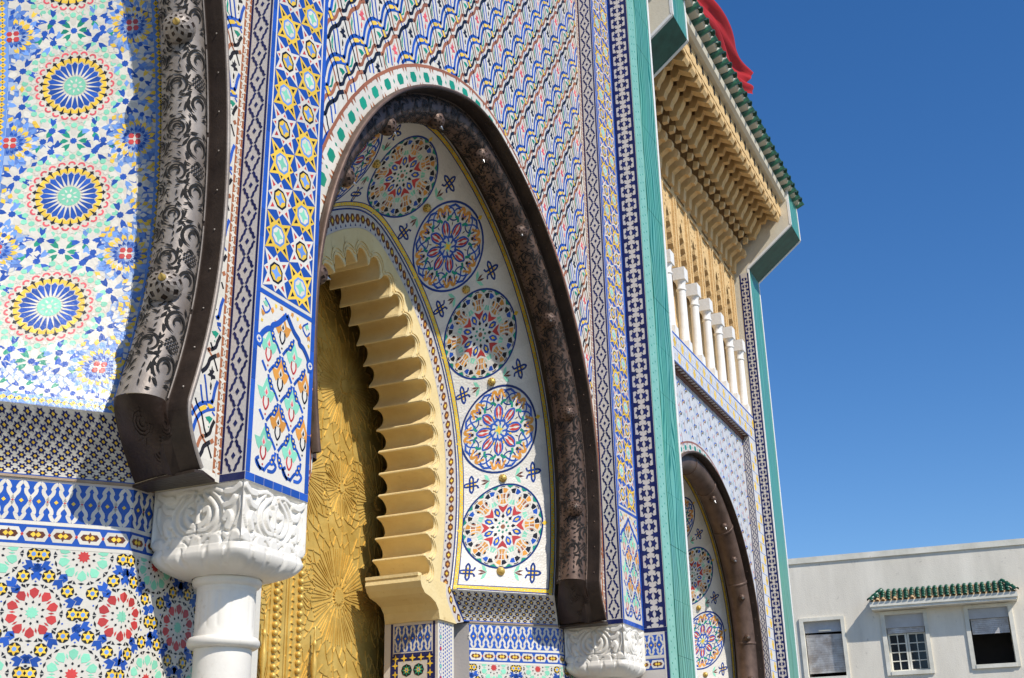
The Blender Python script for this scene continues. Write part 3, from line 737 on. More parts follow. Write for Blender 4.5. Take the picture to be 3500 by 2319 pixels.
def wave_wall(T, x0, x1, z0, z1, keep, sc=1.0, org=None, full=True):
    dx, dz = 0.446*sc, 0.566*sc; o = _F0 if org is None else np.array(org)
    for j in range(-14, 24):
        for i in range(-30, 40):
            for k in (0, 1):
                c = o+np.array([(i+0.5*k)*dx, (j+0.5*k)*dz])
                if not (x0-0.3 < c[0] < x1+0.3 and z0-0.4 < c[1] < z1+0.9): continue
                mp = {'c1': 'black' if k == 0 else 'brown', 'c2': 'brown' if k == 0 else 'black', 'f': 'black' if k == 0 else 'pink'}
                for p, w, m in WAVE_S:
                    q = c+p*sc
                    # keep the run of points inside the field
                    ok = [keep(*v) for v in q]
                    run = []
                    for v, g in zip(q, ok):
                        if g: run.append(v)
                        elif len(run) > 1: break
                        else: run = []
                    if len(run) > 1: T.stroke(run, w*sc, mp.get(m, m), 0.003, 2 if full else 1)
                for p, m in WAVE_P:
                    q = c+p*sc
                    if all(keep(*v) for v in q): T.poly(q, mp.get(m, m), 0.0042)
# ------------------------------------------------------------------ ground
g = MB(); g.quad((-300, -300, 0), (300, -300, 0), (300, 300, 0), (-300, 300, 0), 'paving')
tag(g.obj('ground'), kind='structure')

YS, YP, YF, YW = 3.752, 3.6, 3.385, 4.16
GW1 = empty('palace_gateway', (1.6, 4, 0), 'great tiled gateway with yellow ringed rosettes on its splayed arch reveal', 'gateway')
GW2 = empty('palace_gateway', (7.728, 4, 0), 'tiled gateway with wave patterned wall, round medallions and scalloped yellow inner arch', 'gateway')
GW3 = empty('palace_gateway', (15.57, 4.5, 0), 'lower tiled gateway set back, with small colonnade gallery and bracketed eave above', 'gateway')
FLATY = lambda Y: flat((0, Y, 0), (1, 0, 0), (0, 0, 1), (0, -1, 0))
FLATX = lambda X: flat((X, 0, 0), (0, 1, 0), (0, 0, 1), (-1, 0, 0))

def arch_wall(C, Y, x0, x1, ztop, m, name, parent):
    """flat wall sheet around the arch opening"""
    b = MB(); R = C.P[:len(C.P)//2]
    up = R[R[:, 1] >= C.zc]; lo = R[R[:, 1] <= C.zc+1e-3]
    xs = np.r_[C.xc, np.linspace(C.xc, x1, 140)[1:]]
    for sg in (1, -1):
        lim = (x1-C.xc) if sg > 0 else (C.xc-x0)
        xx = np.linspace(0, lim, 150)
        zz = np.where(xx <= C.w, np.interp(xx, up[::-1, 0]-C.xc, up[::-1, 1]), C.zc)
        G = np.array([[(C.xc+sg*x, Y, z), (C.xc+sg*x, Y, ztop)] for x, z in zip(xx, zz)]); b.grid(G, m)
        G = np.array([[(C.xc+sg*(x-C.xc), Y, z), (C.xc+sg*lim, Y, z)] for x, z in lo[::6]]); b.grid(G, m)
    return b.obj(name, parent)

def keep_fn(C, x0, x1, z0, z1, d):
    """inside rectangle and further than d outside the arch"""
    O = C.P+C.N*d
    rx = O[:len(O)//2]
    zs = rx[:, 1]; xs = rx[:, 0]-C.xc
    o = np.argsort(zs); zmax = zs.max()
    def f(x, z):
        if not (x0 <= x <= x1 and z0 <= z <= z1): return False
        if z >= zmax: return True
        return abs(x-C.xc) >= np.interp(z, zs[o], xs[o])
    return f

def arch_border(T, s0, s1, w):
    """white strap of elongated hexagons with green hearts between brown lines, coordinates (s, rho)"""
    n = int((s1-s0)/0.215); p = (s1-s0)/n
    for i in range(n):
        c = s0+(i+0.5)*p
        T.rect(c-p/2, c+p/2, 0.0, w, 'white', 0.0030)
        T.rect(c-p/2, c+p/2, w-0.024, w, 'brown', 0.0050); T.rect(c-p/2, c+p/2, 0.0, 0.012, 'brown', 0.0046)
        m = (w-0.012)/2
        T.poly([(c-p*0.22, m), (c-p*0.15, m-w*0.20), (c+p*0.15, m-w*0.20), (c+p*0.22, m), (c+p*0.15, m+w*0.20), (c-p*0.15, m+w*0.20)], 'green', 0.0046)
        e = c+p/2
        T.poly([(e-p*0.05, m), (e, m-w*0.10), (e+p*0.05, m), (e, m+w*0.10)], 'green', 0.0046)
        for sg in (-1, 1): T.poly([(c+sg*p*0.33-p*0.05, m+w*0.22*sg), (c+sg*p*0.33, m-w*0.02), (c+sg*p*0.33+p*0.05, m+w*0.22*sg)], 'brown', 0.0046) if False else None
        for sg, base in ((1, w-0.024), (-1, 0.012)):
            T.poly([(e-p*0.16, base), (e-p*0.09, base-sg*w*0.20), (e-p*0.03, base)], 'brown', 0.0046); T.poly([(e+p*0.03, base), (e+p*0.09, base-sg*w*0.20), (e+p*0.16, base)], 'brown', 0.0046)
            T.poly([(c-p*0.04, base), (c, base-sg*w*0.05), (c+p*0.04, base)], 'brown', 0.0046)

def lower_bands(T, u0, u1, first, zc=2.567, zbot=1.2, cu=None, mosaic=True):
    """frieze of interlaced straps, eye band and ten-fold mosaic on a lower wall"""
    T.rect(u0, u1, 3.188, 3.20, 'beige', 0.004)
    band_interlace(T, u0, u1, 2.996, 3.186, 0.079)
    T.rect(u0, u1, 2.978, 2.995, 'white', 0.003); band_eye(T, u0, u1, 2.886, 2.977, 0.1205); T.rect(u0, u1, 2.868, 2.885, 'white', 0.003)
    if mosaic:
        q = Tiles(T.surf); mosaic10(q, u0, u1, zbot, 2.866, cu if cu is not None else u1, zc); drop_thin(q); T.T += q.T

def reveal_sheet(Pn, u0, u1, m, name, parent, nb=120):
    b = MB(); bb = np.linspace(u0, u1, nb); aa = np.linspace(0, Pn.W, 5)
    G = np.array([Pn.pos(np.c_[aa, np.full(5, v)]) for v in bb]); b.grid(G, m)
    return b.obj(name, parent, smooth=True)

def cavetto(top0, top1, bot0, bot1, z1, z0, n=9):
    """concave moulding between a top line and a bottom line; returns surf over (u metres, v metres) and its size"""
    t0, t1, b0, b1 = [np.array(v, float) for v in (top0, top1, bot0, bot1)]
    L = np.linalg.norm(b1-b0); H = z1-z0
    d = np.array([(b1-b0)[1], -(b1-b0)[0]])/L
    if d[1] > 0: d = -d
    def f(P, h):
        u = (P[:, :1]/L); v = np.clip(P[:, 1:2]/(H*1.15), 0, 1)
        s = np.sin((1-v)*np.pi/2)
        q = (b0+(b1-b0)*u)*s+(t0+(t1-t0)*u)*(1-s)
        z = z0+H*(1-np.cos(v*np.pi/2))*0.25+H*0.75*v
        n = np.array([d[0]*0.75, d[1]*0.75])
        return np.c_[q+n*h, z-0.5*h]
    return f, L, H*1.15
def cavetto_part(args, name, parent, nsep=150):
    f, L, H = cavetto(*args)
    b = MB(); G = np.array([f(np.c_[np.linspace(0, L, 12), np.full(12, v)], 0.0) for v in np.linspace(0, H, 12)]); b.grid(G, 'white')
    o = b.obj(name, parent, smooth=True)
    T = Tiles(f); cavetto_tiles(T, 0.0, L, 0.014, H-0.012); T.rect(0, L, 0.0, 0.013, 'blue', 0.004)
    T.build(o, 'mosaic', 'tile', nsep)
    return o

# ------------------------------------------------------------------ metal roll moulding along an arch
def roll_moulding(C, y0, s_end, bosses, label, tubem, platem, r=0.122, s_foot=0.36, plates=True, parent_loc=None, boss_r=0.062, seed=1, knobm='brass', sk=1.0):
    rho_c, yc = -0.09, y0+0.168
    TH = empty('metal_arch_moulding', (C.at(np.array([0.0]))[0][0], y0, 3.2), label, 'moulding')
    def cs(th, rr):     # th=0 faces -y, positive turns toward the opening
        return rho_c-rr*np.sin(th), yc-rr*np.cos(th)
    def surf(P, h):     # (s along, w across)
        th = P[:, 1]/r-0.75; rho, y = cs(th, r+h)
        q = C.off(P[:, 0], rho); return np.c_[q[:, 0], y, q[:, 1]]
    ss = np.arange(s_foot, s_end, 0.05)
    b = MB(); ths = np.linspace(-1.3, 2.7, 22)
    G = np.array([[(*C.off(np.array([s]), cs(t, r-0.006)[0])[0], cs(t, r-0.006)[1]) for t in ths] for s in ss])
    b.grid(G[:, :, [0, 2, 1]], platem); b.obj('tube', TH, smooth=True)
    # flange between roll and wall face, its shade put into darker metal; bright rim
    b = MB(); prof = [(0.012, y0-0.045), (0.0, y0-0.05), (-0.006, y0-0.045), (-0.012, y0+0.06), (-0.03, y0+0.10), (0.0, y0+0.17), (0.03, y0+0.28)]
    G = np.array([[C.off(np.array([s]), p[0])[0].tolist()+[p[1]] for p in prof] for s in np.r_[np.arange(0.02, s_foot, 0.03), ss]]); b.grid(G[:, :, [0, 2, 1]], 'metal_shaded'); b.obj('flange', TH)
    b = MB(); prof = [(0.004, y0+0.004), (0.022, y0-0.012), (0.020, y0-0.052), (0.002, y0-0.060), (-0.004, y0-0.05)]
    G = np.array([[C.off(np.array([s]), p[0])[0].tolist()+[p[1]] for p in prof] for s in np.r_[np.arange(0.02, s_foot, 0.03), ss]]); b.grid(G[:, :, [0, 2, 1]], platem); b.obj('rim', TH, smooth=True)
    # strip from roll to reveal, the recess's shade put into its dark colour
    b = MB(); prof = [(-0.10, y0+0.27), (-0.05, y0+0.33), (-0.01, y0+0.365)]
    G = np.array([[C.off(np.array([s]), p[0])[0].tolist()+[p[1]] for p in prof] for s in ss]); b.grid(G[:, :, [0, 2, 1]], 'metal_shaded'); b.obj('backing_strip', TH)
    # rivets on the flange
    # plates; near-black inlays paint the shade inside the pierced openings
    if plates:
        T = Tiles(surf, 1.0); PL = 0.52; n = int((s_end-s_foot)/PL)+1
        W0 = 0.02; rr = random.Random(seed); DK = 'dark'
        def cres(c, rad, st, en, w, q): T.stroke([np.array(c)+rad*np.array([math.cos(st+(en-st)*k/7), q*math.sin(st+(en-st)*k/7)]) for k in range(8)], w, DK, 0.0007, 2, taper=0.85)
        def drop(c, a, l, w): T.poly(poly_r(c, [(-1, 0), (-0.3, w), (0.4, w*0.7), (1, 0), (0.4, -w*0.5), (-0.3, -w*0.3)], l, a), DK, 0.0007)
        for i in range(n):
            a0 = s_foot+i*PL
            if a0+PL > s_end: break
            T.rect(a0-0.004, a0+0.008, 0.0, 0.40, platem, 0.007)
            T.stroke([(a0+0.02, W0-0.004), (a0+PL/2, W0-0.004), (a0+PL-0.01, W0-0.004)], 0.014, platem, 0.006, 4)
            for k, (u, q) in enumerate(((0.14, 1), (0.40, -1))):
                for v, big in ((0.090, 1.0), (0.215, 0.80), (0.320, 0.7)):
                    c = (a0+u+(0.11 if 0.75 < big < 1 else 0), W0+v); e = big
                    cres(c, 0.026*e, -2.6, 1.2, 0.015*e, q); cres(c, 0.045*e, -0.6, 2.6, 0.016*e, q); cres(c, 0.064*e, -2.9, 0.3, 0.017*e, q); cres(c, 0.070*e, 0.9, 2.6, 0.015*e, q)
                    for t in range(7):
                        a = t*0.9+0.4*k; drop((c[0]+0.092*e*math.cos(a), c[1]+0.086*e*math.sin(a)), a+1.3, 0.026*e, 0.45)
            cx_ = a0+0.27
            for x in range(-2, 3):           # knot of small square dark inlays
                for y in range(-3, 4):
                    if (x+y) % 2 == 0: T.poly(poly_r((cx_+x*0.013, W0+0.09+y*0.013), [(1, 0), (0, 1), (-1, 0), (0, -1)], 0.0085), DK, 0.0007)
            for x in range(13):              # finer dark inlays toward the reveal
                for y in range(5):
                    drop((a0+0.025+x*0.039+0.02*(y % 2), W0+0.150+0.20*(y/4.0)), rr.random()*6.28, 0.015, 0.45)
                drop((a0+0.025+x*0.039, W0+0.016), 0.5*(-1)**x, 0.018, 0.45)
        T.build(TH, 'shade_inlays', 'shade_inlay', 200)
    else:
        for i in range(int((s_end-s_foot)/0.9)):
            s = s_foot+0.45+i*0.9
            q = MB(); th = np.linspace(-0.9, 2.4, 16)
            G = np.array([[(*C.off(np.array([s+ds]), cs(t, r+hh)[0])[0], cs(t, r+hh)[1]) for t in th] for ds, hh in ((-0.02, -0.004), (-0.015, 0.003), (0.015, 0.003), (0.02, -0.004))])
            q.grid(G[:, :, [0, 2, 1]], tubem); q.obj('seam_ring', TH, smooth=True)
    # rivets
    for i in range(int((s_end-s_foot)/0.23)):
        s = s_foot+0.08+0.23*i
        c = C.off(np.array([s]), -0.009)[0]; q = MB()
        a = np.arange(6)*math.pi/3
        q.add([(c[0]-0.010, y0+0.0, c[1])]+[(c[0]-0.003, y0+0.0+0.006*math.cos(t), c[1]+0.006*math.sin(t)) for t in a], [(0, k+1, (k+1) % 6+1) for k in range(6)], platem)
        q.obj('rivet', TH)
    # bosses: frets on a dome whose dark core paints the piercings' shade, brass spike
    for s in bosses:
        th = 1.05
        rho, y = cs(th, r); c2 = C.off(np.array([s]), rho)[0]; n2 = C.nr(np.array([s]))[0]
        ax = np.array([-n2[0]*math.sin(th), -math.cos(th), -n2[1]*math.sin(th)]); ax /= np.linalg.norm(ax)
        e1 = np.cross(ax, [0.1, 0.2, 1]); e1 /= np.linalg.norm(e1); e2 = np.cross(ax, e1)
        o = np.array([c2[0], y, c2[1]])-ax*0.012
        R = boss_r
        def bp(t, f, rr, out=0): return o+ax*(rr*math.sin(t)*1.05)+(e1*math.cos(f)+e2*math.sin(f))*rr*math.cos(t)
        q = MB(); G = np.array([[bp(t, f, R-0.003) for f in np.linspace(0, 2*np.pi, 20, endpoint=False)] for t in np.linspace(-0.1, 1.5, 9)]); q.grid(G, tubem if plates else platem, True)
        bo = q.obj('boss', TH, smooth=True)
        sph = lambda P, h: np.array([bp(p[1], p[0], R+h-0.002) for p in P])
        T = Tiles(sph, 1.0)
        for k in range(8):
            f = k*math.pi/4
            T.stroke([(f+0.36*math.sin(4*t), t) for t in np.linspace(0.05, 1.25, 7)], 0.26, platem, 0.003, 1)
            T.stroke([(f-0.36*math.sin(4*t), t) for t in np.linspace(0.05, 1.25, 7)], 0.26, platem, 0.0035, 1)
        T.stroke([(f, 0.05) for f in np.linspace(0, 6.28, 20)], 0.10, platem, 0.004, 1); T.stroke([(f, 1.28) for f in np.linspace(0, 6.28, 12)], 0.10, platem, 0.004, 1)
        T.build(bo, 'pierced_dome', 'fret', 0)
        q = MB(); G = np.array([[o+ax*(R*1.0+z)+(e1*math.cos(f)+e2*math.sin(f))*rr for f in np.linspace(0, 2*np.pi, 10, endpoint=False)] for rr, z in ((0.017*sk, -0.004), (0.020*sk, 0.006), (0.013*sk, 0.022*sk), (0.002, 0.048*sk))]); q.grid(G, knobm, True)
        q.obj('spike', TH, smooth=True)
    # foot: apron that curves back to the wall, with a lip plate under it
    for side in (0,):
        b = MB(); rows = []
        ths = np.linspace(-1.25, 2.3, 18); z_top = C.at(np.array([s_foot]))[0][1]; zl = C.zb+0.015
        cR = C.at(np.array([s_foot]))[0]
        for v in np.linspace(0, 1, 9):
            f = math.sin(v*math.pi/2)**1.4
            z = z_top+(zl-z_top)*v
            cx = np.interp(z, C.P[:300, 1], C.P[:300, 0])
            row = []
            for t in ths:
                rho, y = cs(t, r)
                tx = (t-ths[0])/(ths[-1]-ths[0])
                bx, by = (0.06*tx-0.02*math.sin(tx*math.pi), y0-0.03+tx*0.43)
                row.append((cx+rho*(1-f)+bx*f, y*(1-f)+by*f, z))
            rows.append([(cx+0.012, y0-0.045, z)]+row)
        b.grid(np.array(rows), 'metal_apron'); ap = b.obj('apron', TH, smooth=True)
        RW = np.array(rows)
        def asurf(P, h):
            i = np.clip(P[:, 1], 0, 0.999)*(RW.shape[0]-1); j = np.clip(P[:, 0], 0, 0.999)*(RW.shape[1]-1)
            i0, j0 = i.astype(int), j.astype(int); fi, fj = (i-i0)[:, None], (j-j0)[:, None]
            p = RW[i0, j0]*(1-fi)*(1-fj)+RW[i0+1, j0]*fi*(1-fj)+RW[i0, j0+1]*(1-fi)*fj+RW[i0+1, j0+1]*fi*fj
            return p+np.array([-0.75, -0.6, -0.25])*h
        T = Tiles(asurf, 1.0)
        for cx_, cy_, q_ in ((0.30, 0.35, 1), (0.62, 0.35, -1), (0.46, 0.70, 1)):
            for rad in (0.06, 0.11, 0.15): T.stroke([(cx_+rad*q_*math.cos(t)*0.8, cy_+rad*math.sin(t)*1.1) for t in np.linspace(0.2, 4.6, 8)], 0.025, 'metal_apron', 0.006, 1)
            T.poly([(cx_-0.02, cy_+0.16), (cx_+0.10, cy_+0.20), (cx_+0.02, cy_+0.26)], 'metal_apron', 0.006)
        T.build(ap, 'apron_relief', 'scroll', 0)
        b = MB(); x = np.interp(zl, C.P[:300, 1], C.P[:300, 0])
        b.prism([(x+0.05, y0+0.405), (x-0.005, y0+0.2), (x-0.035, y0-0.04), (x+0.0, y0-0.06), (x+0.165, y0-0.006), (x+0.165, y0+0.405)], 2, zl-0.022, zl-0.008, 'metal_apron')
        b.obj('lip_plate', TH)
    return TH
# ------------------------------------------------------------------ gateways one and two
XC2 = 7.728
A2 = Curve(XC2, 2.25, 2.63, 4.35, 3.2, 0.14, 0.22); B2 = Curve(XC2, 2.235, 2.59, 4.35, 3.44, 0.14); I2 = Curve(XC2, 1.52, 1.95, 4.35, 3.44, 0.16)
A1 = Curve(1.6, 3.0, 5.0, 4.55, 3.2, 0.157, 0.26); B1 = Curve(1.6, 2.985, 4.95, 4.55, 3.51, 0.157); I1 = Curve(1.6, 2.34, 4.35, 4.55, 3.51, 0.17)
P1a, P1b, P2a, P2b = 4.768, 5.316, 10.14, 10.683
ZT = 13.0
# solid masses behind the faces
b = MB()
b.box(P1a+0.01, P1b-0.01, YP+0.02, 9, 3.2, ZT, 'plaster'); b.box(4.70, 5.38, YW+0.05, 9, 0, 3.2, 'plaster')
b.box(-3, P1a+0.01, 5.6, 9, 0, ZT, 'plaster')
b.obj('wall_core', GW1)
b = MB()
b.box(P2a+0.01, P2b+0.01, YP+0.02, 9, 3.2, ZT, 'plaster'); b.box(10.06, P2b+0.01, YW+0.05, 9, 0, 3.2, 'plaster')
b.box(P2b+0.012, 11.455, YF+0.012, 9, 0, ZT, 'plaster'); b.box(P1b-0.01, P2a+0.01, 5.6, 9, 0, ZT, 'plaster')
b.box(-3, 11.455, YF+0.012, 9, ZT, ZT+0.2, 'plaster')
b.obj('wall_core', GW2)

# spandrel wall of gateway two with the wave mosaic
w2 = arch_wall(A2, YS, P1b-0.02, P2a+0.02, ZT, 'white', 'spandrel_wall', GW2)
T = Tiles(FLATY(YS)); wave_wall(T, P1b, P2a-0.06, 3.25, 10.3, keep_fn(A2, P1b, P2a-0.062, 3.25, 10.3, 0.175)); T.build(w2, 'wave_mosaic', 'tile', 300)
T = Tiles(FLATY(YS)); band_chain(T, P2a-0.056, P2a-0.002, 3.24, 11.0); T.build(w2, 'chain_mosaic', 'tile', 0)
T = Tiles(ring_surf(A2, YS)); arch_border(T, 0.03, A2.L-0.03, 0.185)
def _cl2(P): P = P.copy(); return P
T.build(w2, 'border_mosaic', 'border_tile', 300)
# spandrel strip of gateway one
w1 = arch_wall(A1, YS, -1.5, P1a+0.02, ZT, 'white', 'spandrel_wall', GW1)
T = Tiles(FLATY(YS)); wave_wall(T, 3.6, P1a-0.06, 3.25, 8.5, keep_fn(A1, 3.6, P1a-0.062, 3.25, 8.5, 0.075), 0.8); T.build(w1, 'wave_mosaic', 'tile', 250)
T = Tiles(FLATY(YS)); band_chain(T, P1a-0.058, P1a-0.002, 3.24, 9.0); T.build(w1, 'chain_mosaic', 'tile', 0)
T = Tiles(ring_surf(A1, YS)); band_chain(T, 0.03, 4.5, 0.022, 0.070, 'u'); T.T = [t for t in T.T if len(t[0]) != 4 or t[3] != 'brown']
for i in range(60): T.rect(0.03+i*0.0745, 0.03+(i+1)*0.0745, 0.022, 0.070, 'brown', 0.002)
T.build(w1, 'chain_mosaic', 'tile', 0)

# pilasters: diamond return, star front, ogee niche
def pilaster(x0, x1, parent, ztop, zstar, phase, nsep):
    b = MB(); b.quad((x0, YP, 3.2), (x1, YP, 3.2), (x1, YP, ztop), (x0, YP, ztop), 'white')
    b.quad((x0, YP, 3.2), (x0, YS, 3.2), (x0, YS, ztop), (x0, YP, ztop), 'beige'); b.quad((x1, YP, 3.2), (x1, YS+0.0, 3.2), (x1, YS, ztop), (x1, YP, ztop), 'beige')
    b.quad((x0, YP, 3.2), (x1, YP, 3.2), (x1, YW, 3.2), (x0, YW, 3.2), 'beige')
    p = b.obj('pilaster', parent)
    T = Tiles(FLATX(x0)); band_diamond(T, YP+0.004, YS-0.002, 3.245, ztop, 0.1675); T.rect(YP, YS, 3.202, 3.24, 'navy', 0.003); T.build(p, 'diamond_mosaic', 'diamond_tile', nsep)
    T = Tiles(FLATY(YP))
    e = 0.036
    for i in range(int((ztop-3.25)/0.16)):
        for a, c in ((x0+0.002, x0+e), (x1-e, x1-0.002)): T.rect(a, c, 3.245+i*0.16, 3.245+(i+1)*0.16-0.002, 'blue', 0.004)
    for i in range(7): T.rect(x0+0.002+i*(x1-x0)/7, x0+(i+1)*(x1-x0)/7-0.002, 3.203, 3.242, 'blue', 0.004)
    T.rect(x0+e+0.003, x1-e-0.003, zstar+0.014, zstar+0.030, 'white', 0.004); T.rect(x0+e, x1-e, zstar-0.012, zstar+0.012, 'blue', 0.004)
    star_strip(T, x0+0.050, x1-0.050, zstar+0.034, ztop-0.1, 2, phase)
    # niche
    cx = (x0+x1)/2+0.005; hw = (x1-x0)/2-e-0.004; za, zs = zstar-0.055, zstar-0.24
    ogee = lambda sx: [(cx+sx*(hw-0.004), zs-0.07), (cx+sx*(hw-0.02), zs), (cx+sx*(hw-0.07), zs+0.05), (cx+sx*(hw-0.105), zs+0.062), (cx+sx*(hw-0.115), zs+0.085), (cx+sx*0.07, zs+0.115), (cx, za)]
    for sx in (-1, 1): T.stroke(ogee(sx), 0.030, 'blue', 0.006, 4)
    for sx in (-1, 1):
        T.circle((cx+sx*(hw-0.0), zs-0.03), 0.034, 'blue', 0.0066, 12); T.circle((cx+sx*(hw-0.0), zs-0.03), 0.021, 'white', 0.0074, 10); T.star((cx+sx*(hw-0.0), zs-0.03), 0.016, 0.007, 4, 'blue', 0.0082, 0.3)
        for (ax, az, m, s) in ((0.19, -0.055, 'mint', 0.022), (0.10, -0.040, 'yellow', 0.014), (0.21, -0.115, 'orange', 0.020), (0.13, -0.075, 'orange', 0.018), (0.05, -0.035, 'orange', 0.016), (0.215, -0.16, 'yellow', 0.012)):
            c = (cx+sx*ax, zstar+az); T.poly(poly_r(c, [(1, 0), (0.2, 0.8), (-1, 0.3), (-0.4, -0.2), (-0.8, -0.8), (0.4, -0.6)], s, RND.random()*6), m, 0.004)
        T.stroke([(cx+sx*0.20, zstar-0.03), (cx+sx*0.15, zstar-0.07), (cx+sx*0.19, zstar-0.11), (cx+sx*0.22, zstar-0.08)], 0.010, 'blue', 0.0046, 3)
    inn = smooth(ogee(1), 4)
    o = np.argsort(inn[:, 1])
    def top(u, v):
        if v < zs-0.07: return True
        return abs(u-cx) < np.interp(v, inn[o, 1], inn[o, 0]-cx)-0.035 and v < za-0.05
    niche_flowers(T, x0+e, x1-e, 3.245, za, cx-0.03, 3.40, top=top)
    for sx in (-1, 1):
        for k in (-1, 1):
            c = (cx+sx*0.115, 3.285)
            T.stroke([(c[0]+k*0.015, c[1]), (c[0]+k*0.06, c[1]+0.005), (c[0]+k*0.085, c[1]+0.035), (c[0]+k*0.06, c[1]+0.055)], 0.018, 'blue', 0.003, 3)
    T.build(p, 'star_mosaic', 'tile', nsep)
    return p
pilaster(P1a, P1b, GW1, 9.0, 4.222, 0, 300)
pilaster(P2a, P2b, GW2, 11.2, 4.222, 0, 300)

# end fin of gateway two: cross band return, pale and grained turquoise front
b = MB(); b.quad((P2b, YF, 0), (P2b, YW+0.1, 0), (P2b, YW+0.1, ZT), (P2b, YF, ZT), 'beige'); fin = b.obj('end_pier', GW2)
T = Tiles(FLATX(P2b)); band_cross(T, YF+0.004, YP-0.002, 3.225, 11.5, 0.158); T.rect(YF, YP, 3.186, 3.222, 'navy', 0.003)
for y0, y1 in ((YF, YF+0.025), (YF+0.033, YF+0.040)): T.rect(y0, y1, 1.5, 3.184, 'navy' if y0 == YF else 'white', 0.003)
band_interlace(T, YF+0.044, YF+0.044+0.075*3, 2.985, 3.16, 0.075); band_eye(T, YF+0.044, YF+0.30, 2.86, 2.955, 0.12); T.rect(YF+0.042, YF+0.3, 2.962, 2.98, 'white', 0.003)
T.build(fin, 'cross_mosaic', 'tile', 300)
xg = P2b+0.235
b = MB(); b.box(P2b+0.003, xg, YF-0.006, YF+0.01, 0, ZT, 'turq_pale'); pale = b.obj('dotted_board', GW2)
T = Tiles(FLATY(YF-0.006))
for i in range(230):
    z = 1.6+i*0.047
    T.circle((P2b+(0.16 if i % 2 else 0.075), z), 0.011, 'green', 0.001, 5)
T.build(pale, 'painted_dots', 'dot', 0)
for i in range(26): box_obj('grained_panel', xg+0.004, 11.405, YF-0.012+RND.uniform(-.0015, .0015), YF+0.01, i*0.5+0.0015, i*0.5+0.4985, 'turq_grain', GW2)
box_obj('edge_strip', 11.409, 11.46, YF-0.016, 9, 0, ZT, 'white_stone', GW2)

# splayed reveals
def reveal_medallions(Pn, parent, centers, name, half, s1, nsep):
    sh = reveal_sheet(Pn, 0, Pn.L, 'cream', name, parent)
    sf = Pn.surf(); st = centers[1]-centers[0]
    T = Tiles(sf); panel_border_ab(T, Pn.W, 0.0, s1); T.build(sh, 'border_mosaic', 'tile', 0)
    R = 0.375*Pn.W/0.94
    for i, bb in enumerate(centers):
        if bb > s1: continue
        T = Tiles(sf); c = (Pn.c, bb)
        (medallion_a if i % 2 == 0 else medallion_b)(T, c, R, 0.13*i)
        V = T
        V.build(sh, 'medallion', 'medallion_piece', nsep if bb < half else 0)
    T = Tiles(sf)
    for i, bb in enumerate(list(np.array(centers)+st/2)+[centers[0]-st/2+0.02]):
        if bb > s1: continue
        for sx in (-1, 1):
            if bb > 0.16:
                knot(T, (Pn.c+sx*Pn.W*0.315, bb), 0.066, sx); leaf3(T, (Pn.c+sx*Pn.W*0.145, bb), 0.078, sx)
    T.build(sh, 'knots_and_leaves', 'leaf_tile', 120)
    for i, bb in enumerate(list(np.array(centers)+st/2)+[centers[0]-st/2+0.03]):
        if bb > s1: continue
        c = sf(np.array([[Pn.c, bb]]), 0.0)[0]; n = sf(np.array([[Pn.c, bb]]), 1.0)[0]-c
        e1 = np.cross(n, [0.2, 0.1, 1]); e1 /= np.linalg.norm(e1); e2 = np.cross(n, e1)
        q = MB(); rr = 0.038
        q.grid(np.array([[c+n*(rr*1.15*math.sin(t))+(e1*math.cos(f)+e2*math.sin(f))*rr*math.cos(t) for f in np.linspace(0, 2*np.pi, 14, endpoint=False)] for t in np.linspace(-0.05, 1.5, 7)]), 'brass', True)
        so = q.obj('brass_stud', sh, smooth=True)
        Ts = Tiles(lambda P_, h: np.array([c+n*((rr+h)*1.15*math.sin(p_[1]))+(e1*math.cos(p_[0])+e2*math.sin(p_[0]))*(rr+h)*math.cos(p_[1]) for p_ in P_]), 1.0)
        for k in range(8):
            Ts.circle((k*0.785, 0.35), 0.13, 'dark', 0.0008, 5); Ts.circle((k*0.785+0.39, 0.85), 0.15, 'dark', 0.0008, 5)
        if i < 6: Ts.build(so, 'shade_discs', 'shade_disc', 0)  # near-black discs painting the shade inside the stud's holes
    return sh
PN2 = Panel(B2, I2, 4.108, 4.73, 0.545)
c2 = [PN2.L/2+0.878*(i-4) for i in range(9)]
reveal_medallions(PN2, GW2, c2, 'arch_reveal', 4.5, PN2.L, 60)
PN1 = Panel(B1, I1, 4.108, 4.67, 0.55)
sh1 = reveal_sheet(PN1, 0, PN1.L, 'grout', 'arch_reveal', GW1)
T = Tiles(PN1.surf()); panel_rosettes(T, PN1.W, 0.0, 3.4, [0.565+0.645*i for i in range(4)], PN1.c); T.build(sh1, 'rosette_mosaic', 'tile', 300)

